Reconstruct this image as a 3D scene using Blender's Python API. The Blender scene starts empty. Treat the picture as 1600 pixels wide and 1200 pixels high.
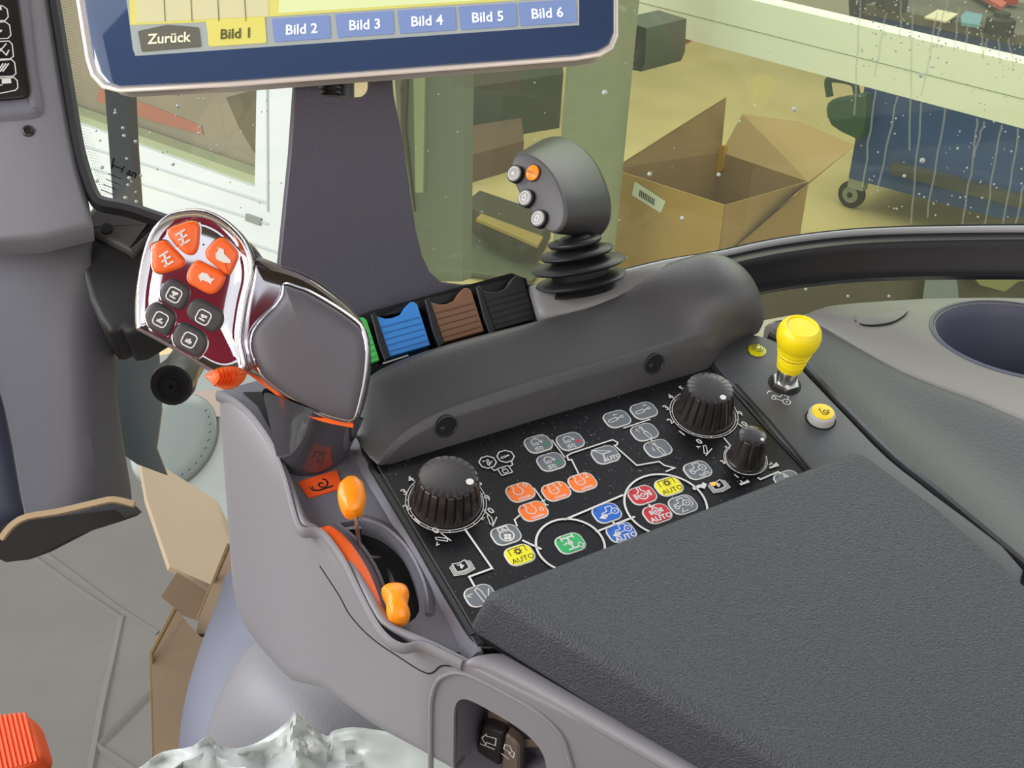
import bpy, bmesh, math, random
from mathutils import Vector, Matrix
random.seed(7)
FPX = 2200.0
# ---------- camera ----------
zup = Vector((0.058, -0.889, -0.455)).normalized()      # world up seen in lens axes (x right, y down, z forward)
fy = (Vector((0, 0, 1)) - zup * zup.z).normalized()
fx = fy.cross(zup)
CAMPOS = Vector((0, 0, 1.25))
def c2w(v):
    return Vector((v.dot(fx), v.dot(fy), v.dot(zup)))
cd = bpy.data.cameras.new('camera'); cam = bpy.data.objects.new('camera', cd)
bpy.context.scene.collection.objects.link(cam)
Xw, Yw, Zw = c2w(Vector((1, 0, 0))), c2w(Vector((0, -1, 0))), c2w(Vector((0, 0, -1)))
cam.matrix_world = Matrix(((Xw.x, Yw.x, Zw.x, CAMPOS.x), (Xw.y, Yw.y, Zw.y, CAMPOS.y), (Xw.z, Yw.z, Zw.z, CAMPOS.z), (0, 0, 0, 1)))
cd.sensor_width = 36; cd.lens = FPX / 1600 * 36; cd.clip_start = 0.02; cd.clip_end = 100
bpy.context.scene.camera = cam
# ---------- light ----------
sc = bpy.context.scene
sc.view_settings.view_transform = 'Standard'; sc.view_settings.look = 'None'
sc.view_settings.gamma = 1; sc.view_settings.use_curve_mapping = False
sc.view_settings.exposure = 0.0
w = bpy.data.worlds.new('world'); sc.world = w; w.use_nodes = True
nt = w.node_tree; nt.nodes.clear()
wo = nt.nodes.new('ShaderNodeOutputWorld'); bg = nt.nodes.new('ShaderNodeBackground')
tc = nt.nodes.new('ShaderNodeTexCoord'); sx = nt.nodes.new('ShaderNodeSeparateXYZ'); rp = nt.nodes.new('ShaderNodeValToRGB')
mr = nt.nodes.new('ShaderNodeMapRange'); mr.inputs['From Min'].default_value = -1
nt.links.new(tc.outputs['Generated'], sx.inputs[0]); nt.links.new(sx.outputs['Z'], mr.inputs['Value'])
nt.links.new(mr.outputs[0], rp.inputs[0]); nt.links.new(rp.outputs[0], bg.inputs[0]); nt.links.new(bg.outputs[0], wo.inputs[0])
el = rp.color_ramp.elements
el[0].position = 0.0; el[0].color = (0.20, 0.19, 0.17, 1)
el[1].position = 1.0; el[1].color = (0.42, 0.46, 0.54, 1)
e = el.new(0.46); e.color = (0.30, 0.28, 0.25, 1)
e = el.new(0.56); e.color = (1.0, 1.0, 1.0, 1)
e = el.new(0.76); e.color = (1.15, 1.2, 1.3, 1)
bg.inputs[1].default_value = 1.05
def area(name, loc, target, size, sy, power, col):
    l = bpy.data.lights.new(name, 'AREA'); l.shape = 'RECTANGLE'; l.size = size; l.size_y = sy; l.energy = power; l.color = col
    o = bpy.data.objects.new(name, l); sc.collection.objects.link(o); o.location = loc
    o.rotation_euler = (Vector(target) - Vector(loc)).to_track_quat('-Z', 'Y').to_euler(); return o
area('window_daylight_left', (-2.6, -0.2, 2.3), (0, 0.6, 0.8), 1.8, 1.4, 60, (0.92, 0.96, 1.0))
area('window_daylight_rear', (1.2, -2.2, 2.6), (0.2, 0.7, 0.8), 1.6, 1.0, 18, (1.0, 0.93, 0.84))
area('warm_pad_fill', (-1.3, -1.0, 1.35), (.15, .75, .78), 1.0, .8, 16, (1.0, 0.87, 0.76))  # added low warm fill, aimed at the armrest pad for its sheen
area('workshop_fill', (2.0, 6.0, 3.6), (1.2, 5.5, -1.3), 6, 4, 230, (1.0, 0.98, 0.94))  # added overhead fill that brightens the beam and floor outside
area('workshop_door_light', (-3.2, 1.6, 1.6), (-1.0, 3.4, 0.2), 1.5, 1.5, 60, (0.95, 0.98, 1.0))
sun = bpy.data.lights.new('sun', 'SUN'); sun.energy = 0.8; sun.angle = 0.6; sun.color = (1, 0.96, 0.9)
so = bpy.data.objects.new('sun', sun); sc.collection.objects.link(so)
so.rotation_euler = Vector((0.35, -0.75, -1.0)).to_track_quat('-Z', 'Y').to_euler()

# ---------- pixel rays and frames ----------
def ray(px, py): return c2w(Vector(((px - 800) / FPX, (py - 600) / FPX, 1)))
def DP(px, py, d): return CAMPOS + ray(px, py) * d
def WZ(px, py, z):
    r = ray(px, py); return CAMPOS + r * ((z - CAMPOS.z) / r.z)
class Fr:
    def __init__(s, o, u, v):
        s.o = Vector(o); s.u = Vector(u).normalized(); v = Vector(v); s.v = (v - s.u * v.dot(s.u)).normalized(); s.n = s.u.cross(s.v)
    def P(s, a, b, h=0): return s.o + s.u * a + s.v * b + s.n * h
    def hit(s, px, py, h=0):
        r = ray(px, py); o = s.o + s.n * h
        t = (o - CAMPOS).dot(s.n) / r.dot(s.n); q = CAMPOS + r * t - s.o
        return (q.dot(s.u), q.dot(s.v))
    def G(s, px, py, h=0):
        a, b = s.hit(px, py, h); return s.P(a, b, h)
    def at(s, px, py, h=0, rot=0):
        o = s.G(px, py, h); c, q = math.cos(rot), math.sin(rot)
        return Fr(o, s.u * c + s.v * q, s.v * c - s.u * q)
def facing(px, py, d, ncam, up=None):
    n = c2w(Vector(ncam)).normalized(); o = DP(px, py, d)
    upv = Vector(up) if up else Vector((0, 0, 1))
    u = upv.cross(n).normalized(); return Fr(o, u, n.cross(u))
ucam = Vector((0.8875, -0.2505, 0.3865)); ncam = Vector((-0.0875, 0.732, 0.6755))
F = Fr(DP(891, 849, 0.70), c2w(ucam), c2w((-ncam).cross(ucam)))     # the control console: u right, v forward, n up
assert F.n.dot(c2w(-ncam)) > 0.99
UP = Vector((0, 0, 1))

# ---------- materials ----------
def srgb(h):
    h = h.lstrip('#'); out = []
    for i in (0, 2, 4):
        c = int(h[i:i + 2], 16) / 255; out.append(c / 12.92 if c <= .04045 else ((c + .055) / 1.055) ** 2.4)
    return (*out, 1)
MATS = {}
def mat(name, col, rough=0.5, metal=0.0, bump=0.0, bscale=400, speck=None, coat=0.0, var=0.0, vscale=8, emit=0, spec=0.5, alpha=None, stripe=None):
    if name in MATS: return MATS[name]
    m = bpy.data.materials.new(name); m.use_nodes = True; t = m.node_tree; b = t.nodes['Principled BSDF']
    c = srgb(col); b.inputs['Base Color'].default_value = c; b.inputs['Roughness'].default_value = rough
    b.inputs['Metallic'].default_value = metal; b.inputs['Coat Weight'].default_value = coat; b.inputs['Specular IOR Level'].default_value = spec
    tcn = t.nodes.new('ShaderNodeTexCoord'); last = None
    if var > 0:
        n = t.nodes.new('ShaderNodeTexNoise'); n.inputs['Scale'].default_value = vscale; n.inputs['Detail'].default_value = 5
        t.links.new(tcn.outputs['Object'], n.inputs['Vector'])
        r = t.nodes.new('ShaderNodeMapRange'); r.inputs['From Min'].default_value = .3; r.inputs['From Max'].default_value = .7
        r.inputs['To Min'].default_value = 1 - var; r.inputs['To Max'].default_value = 1 + var; t.links.new(n.outputs[0], r.inputs[0])
        mx = t.nodes.new('ShaderNodeVectorMath'); mx.operation = 'SCALE'; mx.inputs[0].default_value = c[:3]
        t.links.new(r.outputs[0], mx.inputs['Scale']); last = mx.outputs[0]
    if speck:
        sc_, th, scol = speck
        n = t.nodes.new('ShaderNodeTexNoise'); n.inputs['Scale'].default_value = sc_; n.inputs['Detail'].default_value = 1
        t.links.new(tcn.outputs['Object'], n.inputs['Vector'])
        n2 = t.nodes.new('ShaderNodeTexNoise'); n2.inputs['Scale'].default_value = 22; t.links.new(tcn.outputs['Object'], n2.inputs['Vector'])
        ad = t.nodes.new('ShaderNodeMath'); ad.operation = 'MULTIPLY_ADD'; ad.inputs[1].default_value = .25
        t.links.new(n2.outputs[0], ad.inputs[0]); t.links.new(n.outputs[0], ad.inputs[2])
        r = t.nodes.new('ShaderNodeMapRange'); r.inputs['From Min'].default_value = th; r.inputs['From Max'].default_value = th + .04
        t.links.new(ad.outputs[0], r.inputs[0])
        mx = t.nodes.new('ShaderNodeMix'); mx.data_type = 'RGBA'; mx.inputs[6].default_value = c; mx.inputs[7].default_value = srgb(scol)
        if last: t.links.new(last, mx.inputs[6])
        t.links.new(r.outputs[0], mx.inputs[0]); last = mx.outputs[2]
    if last: t.links.new(last, b.inputs['Base Color'])
    if bump > 0:
        n = t.nodes.new('ShaderNodeTexNoise'); n.inputs['Scale'].default_value = bscale; n.inputs['Detail'].default_value = 2
        if stripe:
            mp = t.nodes.new('ShaderNodeMapping'); mp.inputs['Scale'].default_value = stripe[:3]; mp.inputs['Rotation'].default_value[2] = stripe[3] if len(stripe) > 3 else 0; t.links.new(tcn.outputs['Object'], mp.inputs[0]); t.links.new(mp.outputs[0], n.inputs['Vector'])
        else: t.links.new(tcn.outputs['Object'], n.inputs['Vector'])
        bp = t.nodes.new('ShaderNodeBump'); bp.inputs['Strength'].default_value = bump; bp.inputs['Distance'].default_value = 0.001
        t.links.new(n.outputs[0], bp.inputs['Height']); t.links.new(bp.outputs[0], b.inputs['Normal'])
    if emit:
        b.inputs['Emission Color'].default_value = c; b.inputs['Emission Strength'].default_value = emit
    if alpha is not None: b.inputs['Alpha'].default_value = alpha
    MATS[name] = m; return m
def glassmat(name, tint, gloss=0.06, rough=0.02, haze=0.0):
    m = bpy.data.materials.new(name); m.use_nodes = True; t = m.node_tree; t.nodes.clear()
    o = t.nodes.new('ShaderNodeOutputMaterial'); tr = t.nodes.new('ShaderNodeBsdfTransparent'); tr.inputs[0].default_value = (*tint, 1)
    g = t.nodes.new('ShaderNodeBsdfGlossy'); g.inputs['Roughness'].default_value = rough
    d = t.nodes.new('ShaderNodeBsdfDiffuse'); d.inputs[0].default_value = (.8, .85, .8, 1)
    m1 = t.nodes.new('ShaderNodeMixShader'); m2 = t.nodes.new('ShaderNodeMixShader'); m1.inputs[0].default_value = gloss; m2.inputs[0].default_value = haze
    t.links.new(tr.outputs[0], m1.inputs[1]); t.links.new(g.outputs[0], m1.inputs[2]); t.links.new(m1.outputs[0], m2.inputs[1]); t.links.new(d.outputs[0], m2.inputs[2]); t.links.new(m2.outputs[0], o.inputs[0])
    MATS[name] = m; return m
GREY = mat('grey_console_plastic', '#838186', .48, bump=.12, bscale=900)
DECK = mat('dark_grey_tray_plastic', '#6a6971', .42, bump=.15, bscale=900)
BLACKP = mat('black_soft_plastic', '#4b4a4b', .38, bump=.18, bscale=1100, speck=(700, .93, '#77777a'))
PANEL = mat('black_panel_film', '#141416', .34, speck=(800, .865, '#8a8a88'), spec=.28)
PADTOP = mat('black_grained_leather', '#3a3d42', .55, bump=1.0, bscale=1000, spec=.5, var=.22, vscale=650)
RUBBER = mat('black_rubber', '#1b1b1d', .45)
KNOB = mat('glossy_black_knob', '#2a2625', .25)
DARK = mat('matt_black', '#0c0c0d', .7)
WHITE = mat('white_print', '#dcdad6', .5)
CHROME = mat('chrome', '#d8d4d8', .06, metal=1)
SMOKE = mat('dark_chrome', '#b4b0b4', .10, metal=1)
ORANGE = mat('orange_red_button', '#f0641c', .38, coat=.2)
AMBER = mat('amber_orange_plastic', '#ff9412', .38, coat=.2)
DKBTN = mat('charcoal_button', '#3c3a3c', .5)
YEL = mat('yellow_plastic', '#f7df12', .38)
STEEL = mat('bare_steel', '#c9c7c4', .25, metal=1)
CARD = mat('brown_cardboard', '#a58e6e', .85, bump=.4, bscale=60, var=.06)
# ---------- mesh builder ----------
def smoothpts(pts, k=4, closed=True):
    n = len(pts); out = []; D = len(pts[0])
    for i in range(n if closed else n - 1):
        p = [pts[(i + j) % n] if closed else pts[min(max(i + j, 0), n - 1)] for j in (-1, 0, 1, 2)]
        for s in range(k):
            t = s / k
            out.append(tuple(.5 * (2 * p[1][d] + (p[2][d] - p[0][d]) * t + (2 * p[0][d] - 5 * p[1][d] + 4 * p[2][d] - p[3][d]) * t * t + (-p[0][d] + 3 * p[1][d] - 3 * p[2][d] + p[3][d]) * t ** 3) for d in range(D)))
    if not closed: out.append(tuple(pts[-1]))
    return out
def area2(p): return sum(p[i][0] * p[(i + 1) % len(p)][1] - p[(i + 1) % len(p)][0] * p[i][1] for i in range(len(p))) / 2
def rrect(w_, h_, r, n=4, cx=0, cy=0):
    out = []
    for sx_, sy_, a0 in ((1, 1, 0), (-1, 1, 90), (-1, -1, 180), (1, -1, 270)):
        for i in range(n + 1):
            a = math.radians(a0 + 90 * i / n); out.append((cx + sx_ * (w_ / 2 - r) + r * math.cos(a), cy + sy_ * (h_ / 2 - r) + r * math.sin(a)))
    return out
def roundpoly(p, r, n=4):
    out = []; N = len(p)
    for i in range(N):
        a, b, c = Vector(p[i - 1]), Vector(p[i]), Vector(p[(i + 1) % N]); d1, d2 = (a - b), (c - b)
        k1, k2 = min(r, d1.length * .45), min(r, d2.length * .45); s, e_ = b + d1.normalized() * k1, b + d2.normalized() * k2
        for j in range(n + 1):
            t = j / n; q = s * (1 - t) ** 2 + b * 2 * t * (1 - t) + e_ * t * t; out.append((q.x, q.y))
    return out
def circ(r, n=32, cx=0, cy=0): return [(cx + r * math.cos(2 * math.pi * i / n), cy + r * math.sin(2 * math.pi * i / n)) for i in range(n)]
class MB:
    def __init__(s, default=None): s.v = []; s.f = []; s.m = []; s.mats = []; s.df = default
    def mi(s, m):
        m = m or s.df
        if m is None: return 0
        if m not in s.mats: s.mats.append(m)
        return s.mats.index(m)
    def add(s, vs, fs, m=None):
        o = len(s.v); s.v += [Vector(x) for x in vs]; s.f += [[i + o for i in f] for f in fs]; s.m += [s.mi(m)] * len(fs); return s
    def prism(s, fr, pts, prof, m=None, cap0=True):
        """outline raised through (inset, height) steps"""
        if area2(pts) < 0: pts = pts[::-1]
        n = len(pts); nr = []
        for i in range(n):
            a, b, c = Vector(pts[i - 1]), Vector(pts[i]), Vector(pts[(i + 1) % n])
            d1, d2 = (b - a), (c - b)
            d1 = d1.normalized() if d1.length > 1e-9 else d2.normalized(); d2 = d2.normalized() if d2.length > 1e-9 else d1
            t = d1 + d2
            t = t.normalized() if t.length > 1e-6 else d1
            q = Vector((-t.y, t.x)); cs = max(.5, q.dot(Vector((-d1.y, d1.x)))); nr.append(q / cs)
        vs = []; cx = sum(p[0] for p in pts) / n; cy = sum(p[1] for p in pts) / n
        for st in prof:
            ins, h = st[0], st[1]; sc_ = st[2] if len(st) > 2 else 1
            for i in range(n):
                x = (pts[i][0] + nr[i].x * ins - cx) * sc_ + cx; y = (pts[i][1] + nr[i].y * ins - cy) * sc_ + cy
                vs.append(fr.P(x, y, h))
        fs = []
        for k in range(len(prof) - 1):
            for i in range(n): j = (i + 1) % n; fs.append([k * n + i, k * n + j, (k + 1) * n + j, (k + 1) * n + i])
        if cap0: fs.append(list(range(n - 1, -1, -1)))
        fs.append([(len(prof) - 1) * n + i for i in range(n)])
        return s.add(vs, fs, m)
    def px(s, fr, pix, prof, m=None, h=0, rnd=0, spl=0):
        pts = [fr.hit(x, y, h) for x, y in pix]
        if rnd: pts = roundpoly(pts, rnd)
        if spl: pts = smoothpts(pts, spl)
        return s.prism(fr, pts, prof, m)
    def lathe(s, fr, prof, n=40, m=None, a=0, b=0, fn=None):
        vs = []; fs = []
        for k, (r, h) in enumerate(prof):
            for i in range(n):
                t = 2 * math.pi * i / n; rr = fn(r, h, i, k) if fn else r
                vs.append(fr.P(a + rr * math.cos(t), b + rr * math.sin(t), h))
        for k in range(len(prof) - 1):
            for i in range(n): j = (i + 1) % n; fs.append([k * n + i, k * n + j, (k + 1) * n + j, (k + 1) * n + i])
        fs.append(list(range(n - 1, -1, -1))); fs.append([(len(prof) - 1) * n + i for i in range(n)])
        return s.add(vs, fs, m)
    def tube(s, path, r, n=10, m=None):
        path = [Vector(p) for p in path]; vs = []; fs = []; ref = None; N = len(path)
        for i, p in enumerate(path):
            t = (path[min(i + 1, N - 1)] - path[max(i - 1, 0)]).normalized()
            if ref is None: ref = t.orthogonal().normalized()
            ref = (ref - t * ref.dot(t)).normalized(); q = t.cross(ref); rr = r[i] if isinstance(r, (list, tuple)) else r
            vs += [p + ref * rr * math.cos(2 * math.pi * k / n) + q * rr * math.sin(2 * math.pi * k / n) for k in range(n)]
        for i in range(N - 1):
            for k in range(n): j = (k + 1) % n; fs.append([i * n + k, i * n + j, (i + 1) * n + j, (i + 1) * n + k])
        fs.append(list(range(n - 1, -1, -1))); fs.append([(N - 1) * n + k for k in range(n)])
        return s.add(vs, fs, m)
    def sweep(s, path, sect, up, m=None, closed=False, flip=1):
        """sect = closed (side, up) polygon carried along path"""
        path = [Vector(p) for p in path]; up = Vector(up).normalized(); N = len(path); n = len(sect); vs = []; fs = []
        for i, p in enumerate(path):
            if closed: t = path[(i + 1) % N] - path[i - 1]
            else: t = path[min(i + 1, N - 1)] - path[max(i - 1, 0)]
            sd = t.cross(up).normalized(); uu = sd.cross(t).normalized()
            vs += [p + sd * a * flip + uu * b for a, b in sect]
        for i in range(N if closed else N - 1):
            i2 = (i + 1) % N
            for k in range(n): j = (k + 1) % n; fs.append([i * n + k, i * n + j, i2 * n + j, i2 * n + k])
        if not closed: fs.append(list(range(n - 1, -1, -1))); fs.append([(N - 1) * n + k for k in range(n)])
        return s.add(vs, fs, m)
    def grid(s, rows, m=None, th=0):
        R, C = len(rows), len(rows[0]); vs = [Vector(p) for r in rows for p in r]
        fs = [[i * C + j, i * C + j + 1, (i + 1) * C + j + 1, (i + 1) * C + j] for i in range(R - 1) for j in range(C - 1)]
        return s.add(vs, fs, m)
    def box(s, fr, a0, a1, b0, b1, h0, h1, m=None, bev=0):
        if bev: return s.prism(fr, rrect(a1 - a0, b1 - b0, bev, 3, (a0 + a1) / 2, (b0 + b1) / 2), [(0, h0), (0, h1 - bev), (bev * .3, h1 - bev * .3), (bev, h1)], m)
        return s.prism(fr, [(a0, b0), (a1, b0), (a1, b1), (a0, b1)], [(0, h0), (0, h1)], m)
    def slab(s, pts, th, m=None):
        """flat board through 3D points"""
        pts = [Vector(p) for p in pts]; n = Vector((0, 0, 0)); c = sum(pts, Vector()) / len(pts)
        for i in range(len(pts)): n += (pts[i] - c).cross(pts[(i + 1) % len(pts)] - c)
        n.normalize(); N = len(pts)
        fs = [list(range(N)), list(range(2 * N - 1, N - 1, -1))] + [[i, i + N, (i + 1) % N + N, (i + 1) % N] for i in range(N)]
        return s.add(pts + [p - n * th for p in pts], fs, m)
    def stroke(s, fr, pts, w_, h, m=None, closed=False):
        pts = [Vector((p[0], p[1])) for p in pts]; N = len(pts); L = []; R = []; w_ *= 1.2 if w_ < .0008 else .9
        for i in range(N):
            a = pts[i - 1] if (i or closed) else None; c = pts[(i + 1) % N] if (i < N - 1 or closed) else None; b = pts[i]
            d1 = (b - a).normalized() if a is not None and (b - a).length > 1e-9 else None; d2 = (c - b).normalized() if c is not None and (c - b).length > 1e-9 else None
            d1 = d1 or d2 or Vector((1, 0)); d2 = d2 or d1; t = (d1 + d2); t = t.normalized() if t.length > .1 else d1
            q = Vector((-t.y, t.x)); q = q / max(.4, q.dot(Vector((-d1.y, d1.x)))) * w_ / 2; L.append(b + q); R.append(b - q)
        vs = [fr.P(p.x, p.y, h) for p in L] + [fr.P(p.x, p.y, h) for p in R]
        K = N if closed else N - 1
        return s.add(vs, [[i + N, (i + 1) % N + N, (i + 1) % N, i] for i in range(K)], m)
    def pxs(s, fr, pix, w_, h, m=None, closed=False): return s.stroke(fr, [fr.hit(x, y, h) for x, y in pix], w_, h, m, closed)
    def flat(s, fr, pts, h, m=None):
        if area2(pts) < 0: pts = pts[::-1]
        return s.add([fr.P(x, y, h) for x, y in pts], [list(range(len(pts)))], m)
    def text(s, fr, body, size, a=0, b=0, h=0, m=None, rot=0, bold=0, sx=1.0):
        cu = bpy.data.curves.new('t', 'FONT'); cu.body = body; cu.size = size; cu.align_x = 'CENTER'; cu.align_y = 'CENTER'; cu.offset = bold; cu.resolution_u = 2
        o = bpy.data.objects.new('t', cu); sc.collection.objects.link(o); dg = bpy.context.evaluated_depsgraph_get(); me = o.evaluated_get(dg).to_mesh()
        c, q = math.cos(rot), math.sin(rot); vs = [fr.P(a + v.co.x * sx * c - v.co.y * q, b + v.co.x * sx * q + v.co.y * c, h) for v in me.vertices]; fs = [list(p.vertices) for p in me.polygons]
        s.add(vs, fs, m); o.evaluated_get(dg).to_mesh_clear(); bpy.data.objects.remove(o); bpy.data.curves.remove(cu); return s
    def build(s, name, m=None, parent=None, smooth=40, sub=0, solid=0, kind=None, rawnormals=False):
        root = parent
        while root is not None and root.parent is not None: root = root.parent
        if root is not None: o0 = root.location.copy()
        else:
            xs = [v.x for v in s.v]; ys = [v.y for v in s.v]; zs = [v.z for v in s.v]; o0 = Vector(((min(xs) + max(xs)) / 2, (min(ys) + max(ys)) / 2, min(zs)))
        me = bpy.data.meshes.new(name); me.from_pydata([v - o0 for v in s.v], [], s.f)
        if s.mats:
            for x in s.mats: me.materials.append(x)
            me.polygons.foreach_set('material_index', s.m)
        if m is not None and not s.mats: me.materials.append(m)
        if not rawnormals:
            bm = bmesh.new(); bm.from_mesh(me); bmesh.ops.recalc_face_normals(bm, faces=[f for f in bm.faces if len(f.verts) > 0 and any(len(e_.link_faces) > 1 for e_ in f.edges)]); bm.to_mesh(me); bm.free()
        me.validate()
        if smooth:
            me.shade_smooth(); me.set_sharp_from_angle(angle=math.radians(smooth))
        else: me.shade_flat()
        o = bpy.data.objects.new(name, me); sc.collection.objects.link(o)
        if parent is not None: o.parent = parent
        else: o.location = o0
        if solid:
            md = o.modifiers.new('thick', 'SOLIDIFY'); md.thickness = abs(solid); md.offset = -1 if solid > 0 else 1
        if sub:
            md = o.modifiers.new('sub', 'SUBSURF'); md.levels = sub; md.render_levels = sub
        if kind: o['kind'] = kind
        return o
def cut(o, cutter_mb, keep=False):
    """carve a real opening"""
    c = cutter_mb.build('cutter', None, None, 0) if o.parent is None else cutter_mb.build('cutter', None, None, 0)
    bpy.context.view_layer.update()
    md = o.modifiers.new('hole', 'BOOLEAN'); md.operation = 'DIFFERENCE'; md.object = c; md.solver = 'EXACT'
    dg = bpy.context.evaluated_depsgraph_get(); dg.update()
    me = bpy.data.meshes.new_from_object(o.evaluated_get(dg)); o.modifiers.clear(); o.data = me
    bpy.data.objects.remove(c); return o
from mathutils.bvhtree import BVHTree
def proj(p):
    q = Vector(p) - CAMPOS; z = q.dot(c2w(Vector((0, 0, 1))))
    return 800 + FPX * q.dot(c2w(Vector((1, 0, 0)))) / z, 600 + FPX * q.dot(c2w(Vector((0, 1, 0)))) / z
class Surf:
    """finds the point of a built surface under a given line of sight"""
    def __init__(s, o):
        bpy.context.view_layer.update(); dg = bpy.context.evaluated_depsgraph_get(); dg.update(); me = o.evaluated_get(dg).to_mesh(); M = Matrix.Translation(o.parent.location if o.parent else o.location)
        s.t = BVHTree.FromPolygons([M @ v.co for v in me.vertices], [list(p.vertices) for p in me.polygons]); o.evaluated_get(dg).to_mesh_clear()
    def __call__(s, x, y, off=0):
        r = ray(x, y).normalized(); p, n, i, d = s.t.ray_cast(CAMPOS, r)
        if p is None: return None, None
        if n.dot(r) > 0: n = -n
        return p + n * off, n
def tag(o, label, cat, group=None):
    o['label'] = label; o['category'] = cat
    if group: o['group'] = group
    return o
def thing(name, label, cat, loc, group=None):
    o = bpy.data.objects.new(name, None); sc.collection.objects.link(o); o.location = loc; o.empty_display_size = .02
    return tag(o, label, cat, group)
def bev(h0, h1, r): return [(0, h0), (0, h1 - r), (r * .29, h1 - r * .29), (r, h1)]
# ================= console side wall =================
A0 = F.G(660, 1004, -.001); B0 = F.G(1200, 1268, -.001)
SW = Fr(A0, (B0 - A0), F.n)
if SW.n.dot(CAMPOS - A0) < 0: SW = Fr(A0, (A0 - B0), F.n)
Lr = [(338, 612), (362, 622), (388, 643), (408, 668), (424, 693), (436, 722), (445, 748), (455, 785), (464, 815), (474, 826), (492, 826), (508, 834), (532, 866), (548, 896), (562, 925), (578, 956), (594, 982), (612, 1000), (632, 1008), (650, 1004)]
sw_side = [(335, 612), (338, 700), (345, 770), (354, 860), (364, 920), (374, 968), (400, 1010), (430, 1045), (450, 1070), (470, 1084), (486, 1083), (505, 1081), (530, 1094), (560, 1118), (584, 1138),
           (760, 1235), (1000, 1330), (1300, 1500), (1420, 1400), (1190, 1252), (1000, 1142), (850, 1062), (745, 1024), (725, 1046), (690, 1035), (657, 1003), (637, 1009), (612, 1004), (590, 980), (560, 925), (532, 868), (500, 828), (470, 826), (458, 790), (444, 748), (424, 692), (386, 641)]
console = thing('armrest_console', 'grey moulded armrest console with recessed tray beside the seat', 'armrest console', F.G(500, 900, -.1))
botl = [(362, 905), (372, 965), (400, 1010), (450, 1066), (505, 1080), (584, 1138), (760, 1235), (1000, 1350), (1300, 1520), (1500, 1640)]
def boty(x):
    for (x0, y0), (x1, y1) in zip(botl, botl[1:]):
        if x <= x1: return y0 + (y1 - y0) * max(0, (x - x0)) / (x1 - x0)
    return 1700
tops = [F.G(x, y, -.001) for x, y in smoothpts(Lr[:-3], 2, False)]
la, lb_ = SW.hit(*proj(F.G(655, 1000, -.001)))
for x in (672, 690, 712, 745, 800, 900, 1000, 1150, 1350):
    y0 = 1004 + (x - 660) * (1268 - 1004) / 540; tops.append(F.G(x, y0, -.001))
sm = [p.copy() for p in tops]
for it in range(60):
    sm = [sm[0]] + [(sm[i - 1] + sm[i + 1] + sm[i]) / 3 if i < len(tops) - 9 else sm[i] for i in range(1, len(sm) - 1)] + [sm[-1]]
rows = []
for p, q in zip(tops, sm):
    dmax = .02
    while dmax < .30:
        x, y = proj(q - F.n * dmax)
        if y >= boty(x): break
        dmax += .001
    rows.append([p, p.lerp(q, .35) - F.n * .002, p.lerp(q, .9) - F.n * .009, q - F.n * .024, q - F.n * (dmax * .5 + .012), q - F.n * (dmax - .006), q - F.n * dmax, q - F.n * (dmax + .002) - SW.n * .012])
wb = MB(); wb.grid(rows); wall = wb.build('side_wall', GREY, console, sub=1, solid=.004, smooth=60)
wall_s = Surf(wall)
for nm, pl in (('panel_seam', [(500, 884), (530, 930), (548, 962), (580, 996), (620, 1024), (668, 1052), (690, 1040), (714, 1042)]),):
    L = [wall_s(x, y, .0001)[0] for x, y in smoothpts(pl, 4, False)]; b_ = MB(); b_.sweep([p for p in L if p], [(-.0004, -.0003), (-.0004, .0002), (.0004, .0002), (.0004, -.0003)], SW.n); b_.build(nm, DARK, console)
L = [wall_s(x, y, .0003)[0] for x, y in smoothpts([(452, 1062), (468, 1062), (488, 1067), (506, 1076), (524, 1090), (506, 1083), (484, 1084), (466, 1078)], 3)]
if all(L): b_ = MB(); b_.slab(L, .001); b_.build('cable_notch', mat('notch_dark', '#3a383d', .6), console)
RP = [SW.hit(x, y) for x, y in [(708, 1215), (709, 1108), (716, 1093), (732, 1092), (800, 1130), (836, 1158), (853, 1186), (856, 1260), (780, 1260)]]
c_ = MB(); c_.prism(SW, roundpoly(RP, .008), [(0, -.03), (0, .02)]); cut(wall, c_)
# raised ring around the switch recess
ring = MB(); oc = [SW.hit(x, y) for x, y in [(672, 1300), (674, 1090), (684, 1058), (715, 1046), (752, 1060), (840, 1108), (880, 1145), (898, 1210), (896, 1300)]]
oc = roundpoly(oc, .008); ring.sweep([SW.P(a, b, 0) for a, b in oc], [(-.0012, -.001), (-.001, .0012), (0, .0017), (.001, .0012), (.0012, -.001)], SW.n, closed=True)
ring.build('recess_rim', GREY, console)
# recess box and rocker switch
rb = MB(); rc = roundpoly(RP, .008)
n_ = len(rc); vs = [SW.P(a, b, -.002) for a, b in rc] + [SW.P(a, b, -.034) for a, b in rc]
rb.add(vs, [[i, (i + 1) % n_, n_ + (i + 1) % n_, n_ + i] for i in range(n_)] + [[n_ + i for i in range(n_)]])
rb.build('switch_recess', mat('recess_plastic', '#6f6c76', .5), console, smooth=30)
RK = SW.at(790, 1165, -.026)
rk = thing('rocker_switch', 'black rocker switch with two arrow symbols in the recess of the console', 'switch', RK.o)
b_ = MB(); b_.px(SW, [(722, 1180), (738, 1108), (752, 1106), (820, 1140), (850, 1175), (852, 1230), (760, 1230)], [(0, -.033), (0, -.0262), (.001, -.0255)], rnd=.003)
b_.build('bezel', mat('bronze_plastic', '#8a7b6c', .35, metal=.3), rk)
b_ = MB(); b_.px(SW, [(742, 1160), (756, 1122), (766, 1120), (800, 1134), (828, 1160), (832, 1215), (770, 1215)], [(0, -.0262), (0, -.0250)], rnd=.003); b_.build('rocker_well', DARK, rk)
def onsw(pix, h): return [SW.hit(x, y, h) for x, y in pix]
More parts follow.
